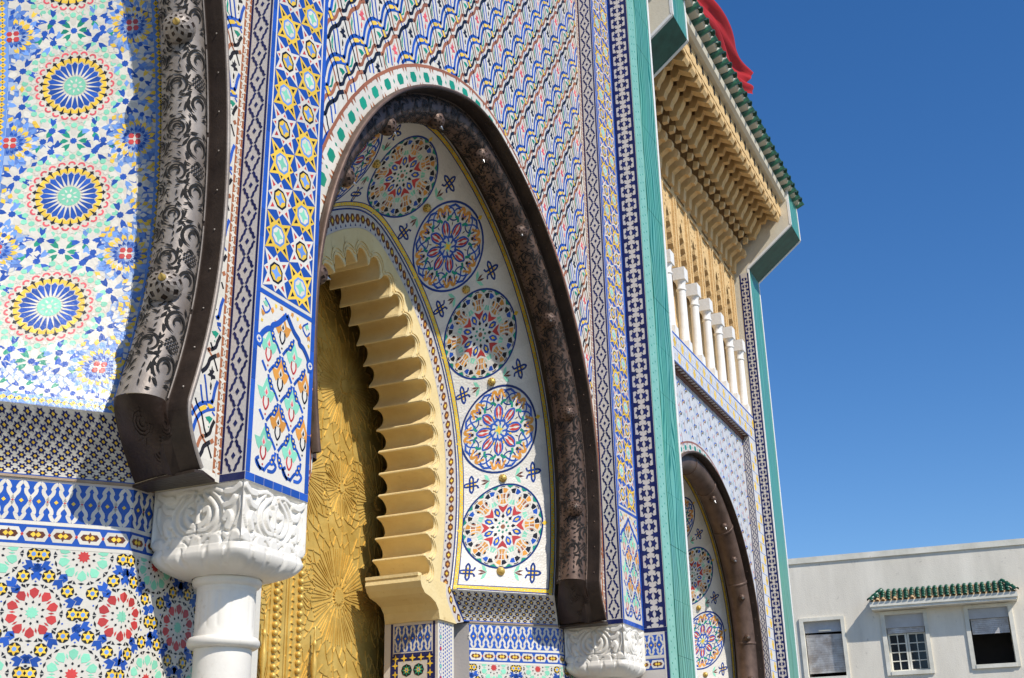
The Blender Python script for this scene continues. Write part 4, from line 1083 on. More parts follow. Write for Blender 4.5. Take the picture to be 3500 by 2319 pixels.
# lower walls, bay one right jamb and pier, bay two right jamb
SPD = np.array([0.753, -0.658])
def splay_part(p_out, p_in, parent, name, cu, nsep, zbot):
    po, pi = np.array(p_out), np.array(p_in); L = np.linalg.norm(po-pi); e = (po-pi)/L; n = np.array([e[1], -e[0]]);
    if n[1] > 0: n = -n
    b = MB(); b.quad((*pi, 0), (*po, 0), (*po, 3.2), (*pi, 3.2), 'white'); o = b.obj(name, parent)
    T = Tiles(flat((*pi, 0), (*e, 0), (0, 0, 1), (*n, 0))); lower_bands(T, 0.0, L, 0, cu=L+cu, zbot=zbot); T.build(o, 'mosaic', 'tile', nsep)
    return o
splay_part((4.63, 4.16), (3.80, 4.885), GW1, 'splayed_base_wall', 0.002, 300, 1.7)
splay_part((10.03, 4.16), (9.405, 4.706), GW2, 'splayed_base_wall', 0.0, 200, 2.2)
def pier_front(x0, x1, parent, cu, nsep, zbot):
    b = MB(); b.quad((x0, YW, 0), (x1, YW, 0), (x1, YW, 3.2), (x0, YW, 3.2), 'white'); o = b.obj('base_wall', parent)
    T = Tiles(FLATY(YW)); lower_bands(T, x0, x1, 0, cu=cu, zbot=zbot); T.build(o, 'mosaic', 'tile', nsep); return o
pier_front(4.63, 5.43, GW1, 5.036, 200, 1.7); pier_front(10.03, P2b, GW2, 10.2, 0, 2.2)
b = MB(); b.quad((5.43, YW, 0), (6.05, 4.706, 0), (6.05, 4.706, 3.2), (5.43, YW, 3.2), 'white'); b.obj('splayed_base_wall', GW2)
# ledges under the cavettos
def ledge(p, q, parent):
    b = MB(); p, q = np.array(p), np.array(q); n = np.array([(q-p)[1], -(q-p)[0]]); n = n/np.linalg.norm(n); n = n if n[1] < 0 else -n
    b.prism([tuple(p+n*0.012), tuple(q+n*0.012), tuple(q-n*0.05), tuple(p-n*0.05)], 2, 3.2, 3.212, 'mortar_brown'); b.obj('ledge', parent)
ledge((3.80, 4.885), (4.63, 4.16), GW1); ledge((9.405, 4.706), (10.03, 4.16), GW2); ledge((4.63, 4.16), (4.768, 4.16), GW1); ledge((10.03, 4.16), (10.14, 4.16), GW2)
cavetto_part((tuple(PN1.pos(np.array([[PN1.W, 0.0]]))[0][:2]-0.0), tuple(PN1.pos(np.array([[0.0, 0.0]]))[0][:2]), (3.92, 4.78), (4.63, 4.16), 3.51, 3.212), 'cavetto_moulding', GW1, 250)
cavetto_part((tuple(PN2.pos(np.array([[PN2.W, 0.0]]))[0][:2]), tuple(PN2.pos(np.array([[0.0, 0.0]]))[0][:2]), (9.36, 4.74), (10.03, 4.16), 3.44, 3.212), 'cavetto_moulding', GW2, 150)

# chain border on the inner front ring and the scalloped stucco arch
YI = 4.735
def ring_part(Ca, Cb, Y, m, name, parent, n=160):
    b = MB(); u = np.linspace(0, 1, n)
    pa = Ca.at(u*Ca.L); pb = Cb.at(u*Cb.L)
    G = np.array([[(x[0], Y, x[1]), (y[0], Y, y[1])] for x, y in zip(pa, pb)]); b.grid(G, m); return b.obj(name, parent)
CH2 = Curve(XC2, 1.315, 1.79, 4.35, 3.44, 0.13)
ch = ring_part(I2, CH2, YI, 'beige', 'inner_arch_ring', GW2)
def ring_uv(Ca, Cb, Y):
    def f(P, h):
        u = P[:, 0]/Ca.L; a = Ca.at(u*Ca.L); c = Cb.at(u*Cb.L); t = P[:, 1:2]; q = a*(1-t)+c*t; return np.c_[q[:, 0], np.full(len(q), Y-h), q[:, 1]]
    return f
T = Tiles(ring_uv(I2, CH2, YI)); n = int(I2.L/0.085)
for i in range(n):
    s = (i+0.5)*I2.L/n; p = I2.L/n
    T.rect(s-p/2, s+p/2, 0.02, 0.09, 'navy2', 0.003); T.rect(s-p/2, s+p/2, 0.12, 0.17, 'beige', 0.003); T.poly([(s+p*0.36, 0.90), (s+p*0.5, 0.76), (s+p*0.64, 0.90)], 'navy2', 0.003)
    T.poly([(s-p*0.46, 0.5), (s-p*0.2, 0.28), (s+p*0.2, 0.28), (s+p*0.46, 0.5), (s+p*0.2, 0.72), (s-p*0.2, 0.72)], 'dbrown', 0.003)
    T.poly([(s-p*0.20, 0.5), (s, 0.36), (s+p*0.20, 0.5), (s, 0.64)], 'yellow' if i % 2 else 'orange', 0.0042); T.circle((s+p*0.5, 0.5), 0.008, 'red', 0.003, 4)
T.build(ch, 'chain_mosaic', 'tile', 100)
b = MB(); b.add([(XC2+x, YI-0.002, z) for x, z in ((1.30, 3.47), (1.42, 3.47), (1.46, 3.38), (1.55, 3.29), (1.64, 3.205), (1.48, 3.172), (1.44, 3.22), (1.36, 3.30), (1.31, 3.38))], [tuple(range(9))], 'beige'); cf = b.obj('chain_foot', GW2)
T = Tiles(FLATY(YI-0.002))
for (x, z, a) in ((1.375, 3.43, 1.5), (1.40, 3.355, 1.9), (1.46, 3.285, 2.2), (1.54, 3.225, 2.3)):
    T.poly(poly_r((XC2+x, z), [(1, 0), (0.4, 0.7), (-0.4, 0.7), (-1, 0), (-0.4, -0.7), (0.4, -0.7)], 0.040, a), 'dbrown', 0.003); T.poly(poly_r((XC2+x, z), [(0.6, 0), (0, 0.5), (-0.6, 0), (0, -0.5)], 0.040, a), 'yellow', 0.0045)
T.stroke([(XC2+x, z) for x, z in ((1.42, 3.47), (1.46, 3.38), (1.55, 3.29), (1.64, 3.21))], 0.018, 'navy2', 0.004, 3)
T.build(cf, 'chain_mosaic', 'tile', 0)
def scallop_arch(xc, parent, y0, y1):
    TP = Curve(xc, 1.02, 1.50, 4.35, 3.46, 0.15); CH = Curve(xc, 1.318, 1.792, 4.35, 3.44, 0.13)
    n = int(round(TP.L/0.186)); p = TP.L/n; k = 18
    S, RHO = [], []
    for i in range(n):
        for j in range(k):
            t = j/k
            # fillet - groove - fillet
            if t < 0.07: r = 0.0
            elif t < 0.14: r = 0.016
            else:
                q = (t-0.14)/0.86; r = 0.020+0.128*math.sin(math.pi*q)**0.6
            S.append((i+t)*p); RHO.append(r)
    S = np.array(S+[TP.L]); RHO = np.array(RHO+[0.0])
    q = TP.off(S, RHO); N = len(S)
    b = MB()
    ys = [y0, y0+0.010, y0+0.03, y0+0.06, y0+0.10, y0+0.22, y1]; dr = [0.012, 0.002, 0.0, 0.0, 0.0, 0.0, 0.0]; fr = [0.74, 0.80, 0.92, 0.98, 1.0, 1.0, 1.0]
    G = np.array([[(*TP.off(S[i:i+1], RHO[i]*g_+d)[0], y) for i in range(N)] for y, d, g_ in zip(ys, dr, fr)])[:, :, [0, 2, 1]]
    b.grid(G, 'stucco_yellow')
    u = S/TP.L; pc = CH.at(u*CH.L)
    G = np.array([[(G[0][i][0], y0, G[0][i][2]), (pc[i][0], y0, pc[i][1])] for i in range(N)]); b.grid(G, 'stucco_yellow')
    # back face closing the arch thickness
    po = TP.off(S, np.full(N, 0.75)); G = np.array([[(q[i][0], y1, q[i][1]), (po[i][0], y1, po[i][1])] for i in range(N)]); b.grid(G, 'dark')
    o = b.obj('scalloped_arch', parent)
    # raised scalloped outlines on the front
    T = Tiles(ring_surf(TP, y0), 1.0)
    for i in range(n):
        for d, w in ((0.028, 0.010), (0.062, 0.010)):
            T.stroke([((i+t)*p, d+0.015+0.100*math.sin(math.pi*t)**0.6) for t in np.linspace(0.04, 0.96, 9)], w, 'stucco_yellow', 0.010, 1)
    T.build(o, 'scallop_outlines', 'outline', 60)
    # springer blocks
    for sg in (1, -1):
        b = MB(); pr = [(0.885, 3.475), (0.875, 3.43), (0.90, 3.385), (0.95, 3.345), (1.05, 3.325), (1.13, 3.295), (1.18, 3.245), (1.20, 3.17), (1.50, 3.17), (1.44, 3.22), (1.36, 3.30), (1.31, 3.38), (1.305, 3.475)]
        b.prism([(xc+sg*x, z) for x, z in pr], 1, y0-0.004, y1+0.02, 'stucco_yellow') if False else None
        V = [(xc+sg*x, y0-0.004, z) for x, z in pr]+[(xc+sg*x, y1+0.02, z) for x, z in pr]; n_ = len(pr)
        b.add(V, [tuple(range(n_)), tuple(range(2*n_-1, n_-1, -1))]+[(i, (i+1) % n_, (i+1) % n_+n_, i+n_) for i in range(n_)], 'stucco_yellow')
        b.box(xc+sg*0.895-0.02, xc+sg*0.895+0.04, y0+0.02, y1+0.02, 3.475, 3.50, 'stucco_yellow')
        b.obj('springer_block', parent)
    return o
scallop_arch(XC2, GW2, YI, 5.22)
# jambs under the springers
b = MB(); xj = XC2+1.215
b.quad((xj, YI+0.02, 0), (xj, 5.25, 0), (xj, 5.25, 3.172), (xj, YI+0.02, 3.172), 'beige'); b.quad((xj, YI+0.02, 0), (9.22, YI+0.02, 0), (9.22, YI+0.02, 3.172), (xj, YI+0.02, 3.172), 'white')
b.quad((9.22, YI+0.02, 0), (9.22, 4.90, 0), (9.22, 4.90, 3.2), (9.22, YI+0.02, 3.2), 'navy'); b.quad((9.22, 4.90, 0), (9.42, 4.90, 0), (9.42, 4.90, 3.2), (9.22, 4.90, 3.2), 'beige')
b.quad((9.405, 4.706, 0), (9.405, 4.9, 0), (9.405, 4.9, 3.2), (9.405, 4.706, 3.2), 'beige')
b.quad((xj, 5.25, 0), (9.8, 5.25, 0), (9.8, 5.25, 3.4), (xj, 5.25, 3.4), 'dark')
jb0 = b.obj('door_jamb', GW2); b = MB(); xl = XC2-1.215; b.quad((xl, YI, 0), (xl, 5.25, 0), (xl, 5.25, 3.172), (xl, YI, 3.172), 'beige'); b.quad((xl, YI, 0), (6.0, YI, 0), (6.0, YI, 3.2), (xl, YI, 3.2), 'white'); b.quad((xl, 5.25, 0), (5.7, 5.25, 0), (5.7, 5.25, 3.4), (xl, 5.25, 3.4), 'dark')
b.obj('door_jamb', GW2); jb = jb0
T = Tiles(FLATX(xj)); T.rect(4.78, 4.80, 2.2, 3.165, 'navy', 0.003); T.rect(5.17, 5.19, 2.2, 3.165, 'navy', 0.003)
band_interlace(T, 4.815, 5.155, 2.935, 3.145, 0.068); T.rect(4.805, 5.165, 2.90, 2.925, 'navy', 0.003)
for i in range(5): T.star((4.83+i*0.078, 2.885), 0.032, 0.011, 4, 'yellow', 0.005)
T.rect(4.80, 5.17, 2.862, 2.905, 'navy', 0.002)
for k in range(8):
    T.star((4.825, 2.83-k*0.07), 0.030, 0.011, 4, 'yellow', 0.005); T.star((5.145, 2.83-k*0.07), 0.030, 0.011, 4, 'yellow', 0.005)
T.rect(4.80, 4.85, 2.2, 2.86, 'navy', 0.002); T.rect(5.12, 5.17, 2.2, 2.86, 'navy', 0.002)
for j in range(3):
    for i in range(2):
        c = (4.93+i*0.11, 2.79-j*0.15)
        T.circle(c, 0.05, 'black', 0.003, 8); T.star(c, 0.048, 0.022, 8, 'green', 0.004); T.star(c, 0.026, 0.012, 6, 'yellow', 0.005); T.circle(c, 0.009, 'lblue', 0.006, 6)
T.build(jb, 'jamb_mosaic', 'tile', 120)
T = Tiles(FLATY(YI+0.02))
for i in range(22):
    z = 3.13-i*0.046; T.circle((xj+0.045, z), 0.020, 'blue', 0.003, 10); T.circle((xj+0.045, z), 0.015, ('white', 'white', 'mint', 'white', 'red')[i % 5], 0.005, 8)
for i in range(40):
    for j in range(5):
        T.circle((xj+0.092+j*0.034, 3.15-(i+0.5*(j % 2))*0.030), 0.0095, 'blue', 0.003, 6)
T.build(jb, 'honeycomb_mosaic', 'tile', 60)
T = Tiles(FLATY(4.90)); band_interlace(T, 9.23, 9.41, 2.996, 3.186, 0.06); band_eye(T, 9.23, 9.41, 2.886, 2.977, 0.09); T.build(jb, 'jamb_mosaic', 'tile', 0)

# ------------------------------------------------------------------ brass double door
YD = 5.42
def door_leaf(x0, x1, mid, label, mirror):
    D = empty('door_leaf', ((x0+x1)/2, YD, 0.05), label, 'door', 'brass door leaves of one gateway')
    MB().box(x0, x1, YD, YD+0.12, 0.05, 6.3, 'brass').obj('leaf_plate', D)
    T = Tiles(FLATY(YD), 1.0); w = 0.010
    def line(P_): T.stroke(P_, w, 'brass', 0.007, 1)
    cs = []
    for j in range(-1, 4):
        cs.append((mid, 3.344+0.895*2*j, 16, 0.50)); cs.append((mid-0.60*mirror, 3.344+0.895*(2*j+1), 16, 0.46)); cs.append((mid+0.60*mirror, 3.344+0.895*(2*j+1), 16, 0.46))
        cs.append((mid-0.62*mirror, 3.344+0.895*2*j, 10, 0.30)); cs.append((mid+0.62*mirror, 3.344+0.895*2*j, 10, 0.30)); cs.append((mid, 3.344+0.895*(2*j+1), 10, 0.30))
    for cx, cz, n, R in cs:
        for k in range(n):
            a = 2*math.pi*k/n+0.1; st = 2*math.pi/n
            def P(r, d): return (cx+R*r*math.cos(a+d*st), cz+R*r*math.sin(a+d*st))
            for pts in ([P(0.20, 0), P(0.34, -0.30), P(0.80, -0.33), P(0.98, 0)], [P(0.20, 0), P(0.34, 0.30), P(0.80, 0.33), P(0.98, 0)], [P(0.80, 0.33), P(0.90, 0.5), P(0.80, 0.67)], [P(0.98, 0), P(1.10, 0.25), P(1.02, 0.5), P(0.90, 0.5)], [P(1.02, 0.5), P(1.18, 0.5)], [P(0.34, -0.12), P(0.76, -0.12)], [P(0.34, 0.12), P(0.76, 0.12)], [P(1.10, 0.25), P(1.22, 0.2), P(1.30, 0.5)]):
                mq = np.mean(np.array(pts), axis=0)
                if min(cs, key=lambda c_: math.hypot(c_[0]-mq[0], c_[1]-mq[1])/c_[3])[:2] != (cx, cz): continue
                if all(x0+0.02 < q[0] < x1-0.02 and 1.2 < q[1] < 6.25 for q in pts): line(pts)
        if x0+0.1 < cx < x1-0.1: T.star((cx, cz), R*0.15, R*0.10, n, 'brass', 0.012)
    T.build(D, 'embossed_strapwork', 'strap_ridge', 300)
    # stud column and leaf band along the meeting edge
    sx = x0+0.02 if mirror > 0 else x1-0.02
    edge = sx+mirror*0.13
    MB().box(min(sx, edge+mirror*0.05), max(sx, edge+mirror*0.05), YD-0.012, YD-0.001, 0.1, 6.2, 'brass').obj('edge_band', D)
    q = MB(); q.lathe(0, 0, [(0.0245*math.cos(t), 0.0245*math.sin(t)) for t in np.linspace(-1.5, 1.5, 7)], 'brass', 10)
    me = mesh('stud', q.V, q.F, q.M, q.I, None, True)
    for i in range(60):
        o = link('stud', me, D); o.location = (edge, YD-0.026, 1.5+i*0.0605)
    T = Tiles(FLATY(YD-0.012), 1.0)
    for i in range(70):
        T.poly(poly_r((sx+mirror*0.05, 1.5+i*0.056), [(-0.8, -0.5), (0.3, -0.9), (0.9, 0.1), (0.1, 0.9), (-0.3, 0.1)], 0.026, 0.2*mirror), 'brass', 0.010)
    T.build(D, 'leaf_band', 'leaf', 0)
    fx = sx+mirror*0.30
    q = MB(); q.lathe(fx, YD-0.055, [(0.001, 3.06), (0.007, 3.05), (0.005, 3.02), (0.010, 2.99), (0.007, 2.96), (0.012, 2.94), (0.022, 2.925), (0.012, 2.91), (0.010, 2.86), (0.026, 2.80), (0.028, 2.74), (0.014, 2.66), (0.014, 2.3)], 'brass', 12)
    q.obj('bolt_finial', D, smooth=True)
    return D
door_leaf(7.775, 9.30, 8.48, 'embossed brass door leaf beside the scalloped yellow jamb', 1)
door_leaf(6.15, 7.765, 7.05, 'embossed brass door leaf behind the near marble column', -1)
MB().box(6.0, 9.6, 5.545, 5.60, 0, 7.0, 'dark').obj('door_recess_back', GW2)

# ------------------------------------------------------------------ metal mouldings
roll_moulding(A1, YS, 5.2, [0.95, 2.50, 4.2], 'pierced silvery metal roll moulding on the great arch, with dark apron foot', 'metal_shaded', 'metal', seed=3, boss_r=0.088)
roll_moulding(A2, YS, A2.L-0.35, [0.98+0.915*i for i in range(9)], 'brown metal roll moulding over the medallion arch, studded with pierced bosses', 'metal_shaded', 'metal_brown', seed=5, boss_r=0.070, knobm='metal_bright', sk=0.7)

# ------------------------------------------------------------------ marble columns with carved capitals
def seg_dist(P, C_):
    d = np.full(len(P), 9.0)
    for a, b_ in zip(C_[:-1], C_[1:]):
        v = b_-a; t = np.clip(((P-a)@v)/max(1e-9, v@v), 0, 1); d = np.minimum(d, np.linalg.norm(P-(a+t[:, None]*v), axis=1))
    return d
def capital_relief(U, Vv):
    """relief height over one capital face, U in -1..1, Vv in 0..1 from neck to top"""
    P = np.c_[np.abs(U), Vv*1.25]; H = np.zeros(len(P))
    def add(pts, w, h, n=6):
        nonlocal H
        d = seg_dist(P, smooth(pts, n)); H = np.maximum(H, min(1.0, h)*np.clip((1.12-d/w)*2.6, 0, 1))
    add([(0.0, 0.72), (0.0, 0.95)], 0.045, 1.0); add([(0.0, 0.98), (0.05, 1.04), (0.0, 1.10)], 0.04, 0.9)
    add([(0.06, 0.66), (0.16, 0.70), (0.24, 0.80), (0.22, 0.90), (0.14, 0.88)], 0.055, 1.0)
    add([(0.04, 0.60), (0.22, 0.60), (0.38, 0.72), (0.40, 0.88), (0.28, 1.02), (0.12, 1.12)], 0.040, 0.9)
    add([(0.06, 0.54), (0.30, 0.52), (0.52, 0.66), (0.56, 0.86), (0.44, 1.04), (0.30, 1.14)], 0.030, 0.7)
    add([(0.66, 0.60), (0.72, 0.72), (0.66, 0.80), (0.60, 0.72)], 0.06, 1.0); add([(0.58, 0.92), (0.70, 0.94), (0.78, 1.02)], 0.055, 0.9)
    add([(0.60, 1.12), (0.76, 1.12), (0.90, 1.19)], 0.06, 1.0); add([(0.80, 0.62), (0.90, 0.80), (0.90, 1.02)], 0.022, 0.6)
    add([(0.10, 1.17), (0.30, 1.19), (0.48, 1.14)], 0.035, 0.8)
    for x in (0.12, 0.40, 0.70):
        add([(x-0.10, 0.50), (x, 0.44), (x+0.10, 0.50)], 0.05, 0.8)
    for x in (0.0, 0.42, 0.86):
        add([(x, 0.06), (x+0.03, 0.24), (x+0.0, 0.40)], 0.15, 1.2)
        add([(x+0.17, 0.20), (x+0.20, 0.34), (x+0.27, 0.40)], 0.05, 0.9)
    edge = np.clip((np.maximum(np.abs(U), 0)-0.93)/0.07, 0, 1); top = np.clip((Vv-0.965)/0.03, 0, 1)
    return np.maximum(H, np.maximum(edge*0.85*(Vv > 0.3), top*0.95))
def marble_column(cx, cy, label, zc=0.0):
    D = empty('marble_column', (cx, cy, 0), label, 'column', 'marble columns under the tiled pilasters')
    zt, zb = 3.198, 2.775; nz, ns = 120, 104
    rows = []
    zz = np.linspace(zb, zt, nz)
    f = (zz-zb)/(zt-zb)
    for z, v in zip(zz, f):
        if v < 0.30:
            q = v/0.30; half = 0.168+(0.286-0.168)*math.sqrt(max(0, 1-(1-min(1, q/0.72))**2)); ex = 2.2+7.0*min(1, q*1.3)
            if q > 0.72: half = 0.286-0.0115*(q-0.72)/0.28
        else: half = 0.2745; ex = 9.2+60*min(1, (v-0.30)/0.10)
        row = []
        for side in range(4):
            t = np.linspace(-1, 1, ns, endpoint=False)
            rel = capital_relief(t, np.full(ns, v))
            dx = t*half; dy = np.full(ns, -half)
            sc = half/((np.abs(dx)**ex+np.abs(dy)**ex)**(1/ex)) if ex < 40 else np.ones(ns)
            dx, dy = dx*sc, dy*sc
            L = np.sqrt(dx*dx+dy*dy)
            amp = 0.017*(rel-1.0) if v > 0.30 else 0.009*(rel-0.6)*min(1, v/0.10)
            if v > 0.30: ny = dy-amp; nx = dx
            else: nx = dx*(1+amp/L); ny = dy*(1+amp/L)
            a = side*math.pi/2; ca, sa = math.cos(a), math.sin(a)
            row += [(cx+x*ca-y*sa, cy+x*sa+y*ca, z) for x, y in zip(nx, ny)]
        rows.append(row)
    b = MB(); b.grid(np.array(rows), 'marble', True); n0 = len(b.V)
    b.add([rows[-1][i*ns] for i in range(4)], [(0, 1, 2, 3)], 'marble')
    cap = b.obj('capital', D, smooth=True)
    b = MB(); b.lathe(cx, cy, [(0.13, 2.79), (0.163, 2.788), (0.171, 2.770), (0.170, 2.750), (0.160, 2.738), (0.147, 2.734), (0.146, 2.70)], 'marble', 40); b.obj('neck_ring', D, smooth=True)
    # fluted drum with rounded flute feet
    n = 144; zz = np.linspace(2.735, 2.488, 26); rows = []
    for z in zz:
        row = []
        for k in range(n):
            a = 2*math.pi*k/n; t = (k % 9)/9
            fl = 0.0035*max(0, math.sin(math.pi*t))**0.5 if t > 0 else 0.0
            lim = 2.515+0.018*(1-math.sin(math.pi*t))
            if z < lim or z > 2.725: fl = 0.0045
            row.append((cx+(0.1425+fl)*math.cos(a), cy+(0.1425+fl)*math.sin(a), z))
        rows.append(row)
    MB().grid(np.array(rows), 'marble', True).obj('fluted_drum', D, smooth=True)
    b = MB(); b.lathe(cx, cy, [(0.146, 2.492), (0.168, 2.488), (0.1765, 2.475), (0.1775, 2.462), (0.172, 2.446), (0.158, 2.438), (0.141, 2.436)], 'marble', 40); b.obj('collar', D, smooth=True)
    b = MB(); b.lathe(cx, cy, [(0.1405, 2.44), (0.1415, 2.0), (0.145, 1.2), (0.146, 0.35)], 'marble', 40); b.obj('shaft', D, smooth=True)
    b = MB(); b.lathe(cx, cy, [(0.146, 0.36), (0.18, 0.34), (0.19, 0.30), (0.17, 0.27), (0.20, 0.25), (0.21, 0.2)], 'marble', 40); b.box(cx-0.24, cx+0.24, cy-0.24, cy+0.24, 0, 0.2, 'marble'); b.obj('base', D)
    return D
marble_column((P1a+P1b)/2, 3.8745, 'white marble column with carved square capital in front of the brass doors')
marble_column((P2a+P2b)/2, 3.8745, 'white marble column with carved capital beside the grained turquoise pier')
# ------------------------------------------------------------------ gateway three, set back
XC3, Y3 = 15.565, 4.305
A3 = Curve(XC3, 2.26, 2.30, 3.85, 2.3, 0.14); B3 = Curve(XC3, 2.245, 2.28, 3.85, 2.5, 0.14); I3 = Curve(XC3, 1.53, 1.62, 3.85, 2.5, 0.16)
YK, YN = 4.2, 4.049           # frame front, fin front
FL0, FL1, FR0, FR1 = 12.12, 12.75, 18.38, 19.08
b = MB()
b.box(11.46, 19.05, 5.7, 10, 0, 10.0, 'plaster'); b.box(18.01, FR0+0.01, YK+0.02, 9, 0, 7.06, 'plaster'); b.box(FL1-0.01, 13.10, YK+0.02, 9, 0, 7.06, 'plaster')
b.box(FL0+0.01, FL1-0.01, YN+0.02, 9, 0, 10.0, 'plaster'); b.box(FR0+0.012, FR1-0.06, YN+0.014, 10, 0, 10.0, 'plaster'); b.box(FL1, FR0, 4.40, 9, 7.06, 7.45, 'plaster')
b.box(11.9, 19.05, 4.40, 10, 10.35, 12.0, 'plaster')
b.obj('wall_core', GW3)
w3 = arch_wall(A3, Y3, 13.13, 17.99, 7.1, 'paleblue', 'spandrel_wall', GW3)
T = Tiles(FLATY(Y3)); kf = keep_fn(A3, 14.2, 17.93, 2.6, 7.04, 0.17)
sc = 0.72; dx, dz = 0.446*sc, 0.566*sc
for j in range(0, 14):
    for i in range(-2, 14):
        for k in (0, 1):
            c = np.array([14.2+(i+0.5*k)*dx, 2.7+(j+0.5*k)*dz])
            if not kf(*c): continue
            f = 'black' if k == 0 else 'pink'
            for pts, m in (([(-0.03, 0.09), (-0.01, -0.09)], 'lblue2'), ([(-0.07, 0.06), (-0.05, -0.08)], 'lblue2'), ([(0.05, 0.10), (0.07, -0.02)], 'brown')):
                T.stroke([c+p for p in pts], 0.012, m, 0.003, 1)
            T.stroke([c+p for p in ((0.02, -0.06), (0.06, -0.02), (0.10, -0.03), (0.13, -0.05))], 0.022, 'blue', 0.0036, 2)
            T.stroke([c+p for p in ((-0.14, 0.10), (-0.10, 0.15), (-0.04, 0.16), (-0.02, 0.20))], 0.016, f if k == 0 else 'brown', 0.0036, 2)
            T.poly(poly_r(c+[0.08, -0.045], [(1, 0), (0, 0.6), (-1, 0), (0, -0.6)], 0.022), 'yellow', 0.0045)
            T.poly(poly_r(c+[0.01, 0.05], [(1, 0), (0, 1.6), (-1, 0), (0, -1.6)], 0.011), f, 0.004); T.poly(poly_r(c+[-0.10, -0.02], [(0.6, 0), (0, 2.2), (-0.6, 0), (0, -2.2)], 0.013), 'green', 0.004)
T.build(w3, 'wave_mosaic', 'tile', 200)
T = Tiles(ring_surf(A3, Y3)); arch_border(T, 0.03, A3.L*0.62, 0.155); T.build(w3, 'border_mosaic', 'border_tile', 60)
# frame: yellow tile frieze and strip, diamond return, dark moulding under the frieze
b = MB(); b.quad((13.13, YK, 7.08), (17.99, YK, 7.08), (17.99, Y3, 7.08), (13.13, Y3, 7.08), 'dbrown'); b.quad((17.99, YK, 0), (17.99, Y3, 0), (17.99, Y3, 7.08), (17.99, YK, 7.08), 'beige')
b.quad((17.99, YK, 0), (FR0, YK, 0), (FR0, YK, 7.08), (17.99, YK, 7.08), 'paleblue'); b.quad((12.75, YK, 7.08), (FR0, YK, 7.08), (FR0, YK, 7.5), (12.75, YK, 7.5), 'paleblue'); b.quad((12.75, YK, 0), (13.13, YK, 0), (13.13, YK, 7.08), (12.75, YK, 7.08), 'paleblue')
b.quad((12.75, YK, 7.5), (FR0, YK, 7.5), (FR0, 4.8, 7.5), (12.75, 4.8, 7.5), 'white_stone')
fr = b.obj('frame', GW3)
T = Tiles(FLATX(17.99)); band_diamond(T, YK+0.002, Y3-0.002, 0.6, 7.06, 0.125); T.build(fr, 'diamond_mosaic', 'tile', 60)
T = Tiles(flat((0, 0, 7.08), (1, 0, 0), (0, 1, 0), (0, 0, -1))); band_cross(T, YK+0.003, Y3-0.02, 13.2, 17.95, 0.09) if False else None
n = 40
for i in range(n): T.rect(13.2+i*0.119, 13.2+i*0.119+0.06, YK+0.02, Y3-0.03, 'beige', 0.002)
T.build(fr, 'underside_tiles', 'tile', 0)
MB().box(13.14, 17.98, Y3-0.03, Y3-0.004, 7.03, 7.075, 'dbrown').obj('moulding', GW3)
T = Tiles(FLATY(YK))
def yblob(c, s):
    T.poly(poly_r(c, [(1, 0.1), (0.5, 0.5), (0.6, 1.0), (0, 0.8), (-0.6, 1.0), (-0.5, 0.4), (-1, 0), (-0.5, -0.5), (-0.5, -1), (0, -0.8), (0.6, -1), (0.5, -0.5)], s), 'yellow', 0.003)
    pass
cw = 0.165
for i in range(34):
    x = 12.80+i*cw
    if x > FR0-0.05: break
    T.rect(x-0.004, x+0.004, 7.10, 7.46, 'lblue', 0.0026)
    for j in range(2):
        if (i+j) % 2 == 0: yblob((x+cw/2, 7.19+j*0.18), 0.072)
        else:
            T.poly(poly_r((x+cw/2, 7.19+j*0.18), [(1, 0), (0.3, 0.3), (0, 1), (-0.3, 0.3), (-1, 0), (-0.3, -0.3), (0, -1), (0.3, -0.3)], 0.055), 'white', 0.003)
T.rect(12.80, FR0-0.02, 7.275, 7.285, 'blue', 0.0032); T.rect(12.78, FR0-0.01, 7.47, 7.495, 'blue', 0.004); T.rect(12.78, FR0-0.01, 7.083, 7.098, 'blue', 0.004)
for i in range(42):
    z = 0.5+i*0.155
    T.rect(18.0, FR0-0.01, z-0.004, z+0.004, 'lblue', 0.0026)
    yblob((18.10 if i % 2 else 18.27, z+0.078), 0.070)
T.build(fr, 'yellow_tiles', 'tile', 200)
# fins with corbelled heads
def fin3(x0, x1, name):
    b = MB()
    prof = [(YN, 0), (YN, 10.03), (3.28, 10.65), (3.285, 11.38), (5.0, 11.38), (5.0, 0)]
    n_ = len(prof); V = [(x0, y, z) for y, z in prof]+[(x1-0.05, y, z) for y, z in prof]
    b.add(V, [tuple(range(n_)), tuple(range(2*n_-1, n_-1, -1))], 'plaster'); o = b.obj(name, GW3)
    for a, c, m, nm in ((0, 1, 'turq_plain', 'front_board'), (1, 2, 'turq_shaded', 'corbel_board'), (2, 3, 'turq_plain', 'head_board')):  # the corbel underside has its shade put into the board colour
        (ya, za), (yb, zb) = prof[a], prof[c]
        t = np.array([yb-ya, zb-za]); t = t/np.linalg.norm(t); nn = np.array([-t[1], t[0]]); nn = nn if (nn[0] < 0 or nn[1] < 0) and not nn[1] > 0.3 else -nn
        for xa, xb, mm, th in ((x0+0.035, x1-0.05, m, 0.010), (x0-0.004, x0+0.033, 'white_stone', 0.016), (x1-0.048, x1, 'white_stone', 0.016)):
            q = MB(); P4 = [(ya, za), (yb, zb)]
            V = [(xx, y+nn[0]*h, z+nn[1]*h) for xx in (xa, xb) for h in (-0.02, th) for y, z in P4]
            q.add(V, [(0, 1, 3, 2), (4, 6, 7, 5), (0, 2, 6, 4), (1, 5, 7, 3), (2, 3, 7, 6), (0, 4, 5, 1)], mm); q.obj(nm if mm == m else 'edge_strip', o)
    return o
f1 = fin3(FL0, FL1, 'end_pier'); f2 = fin3(FR0, FR1, 'end_pier')
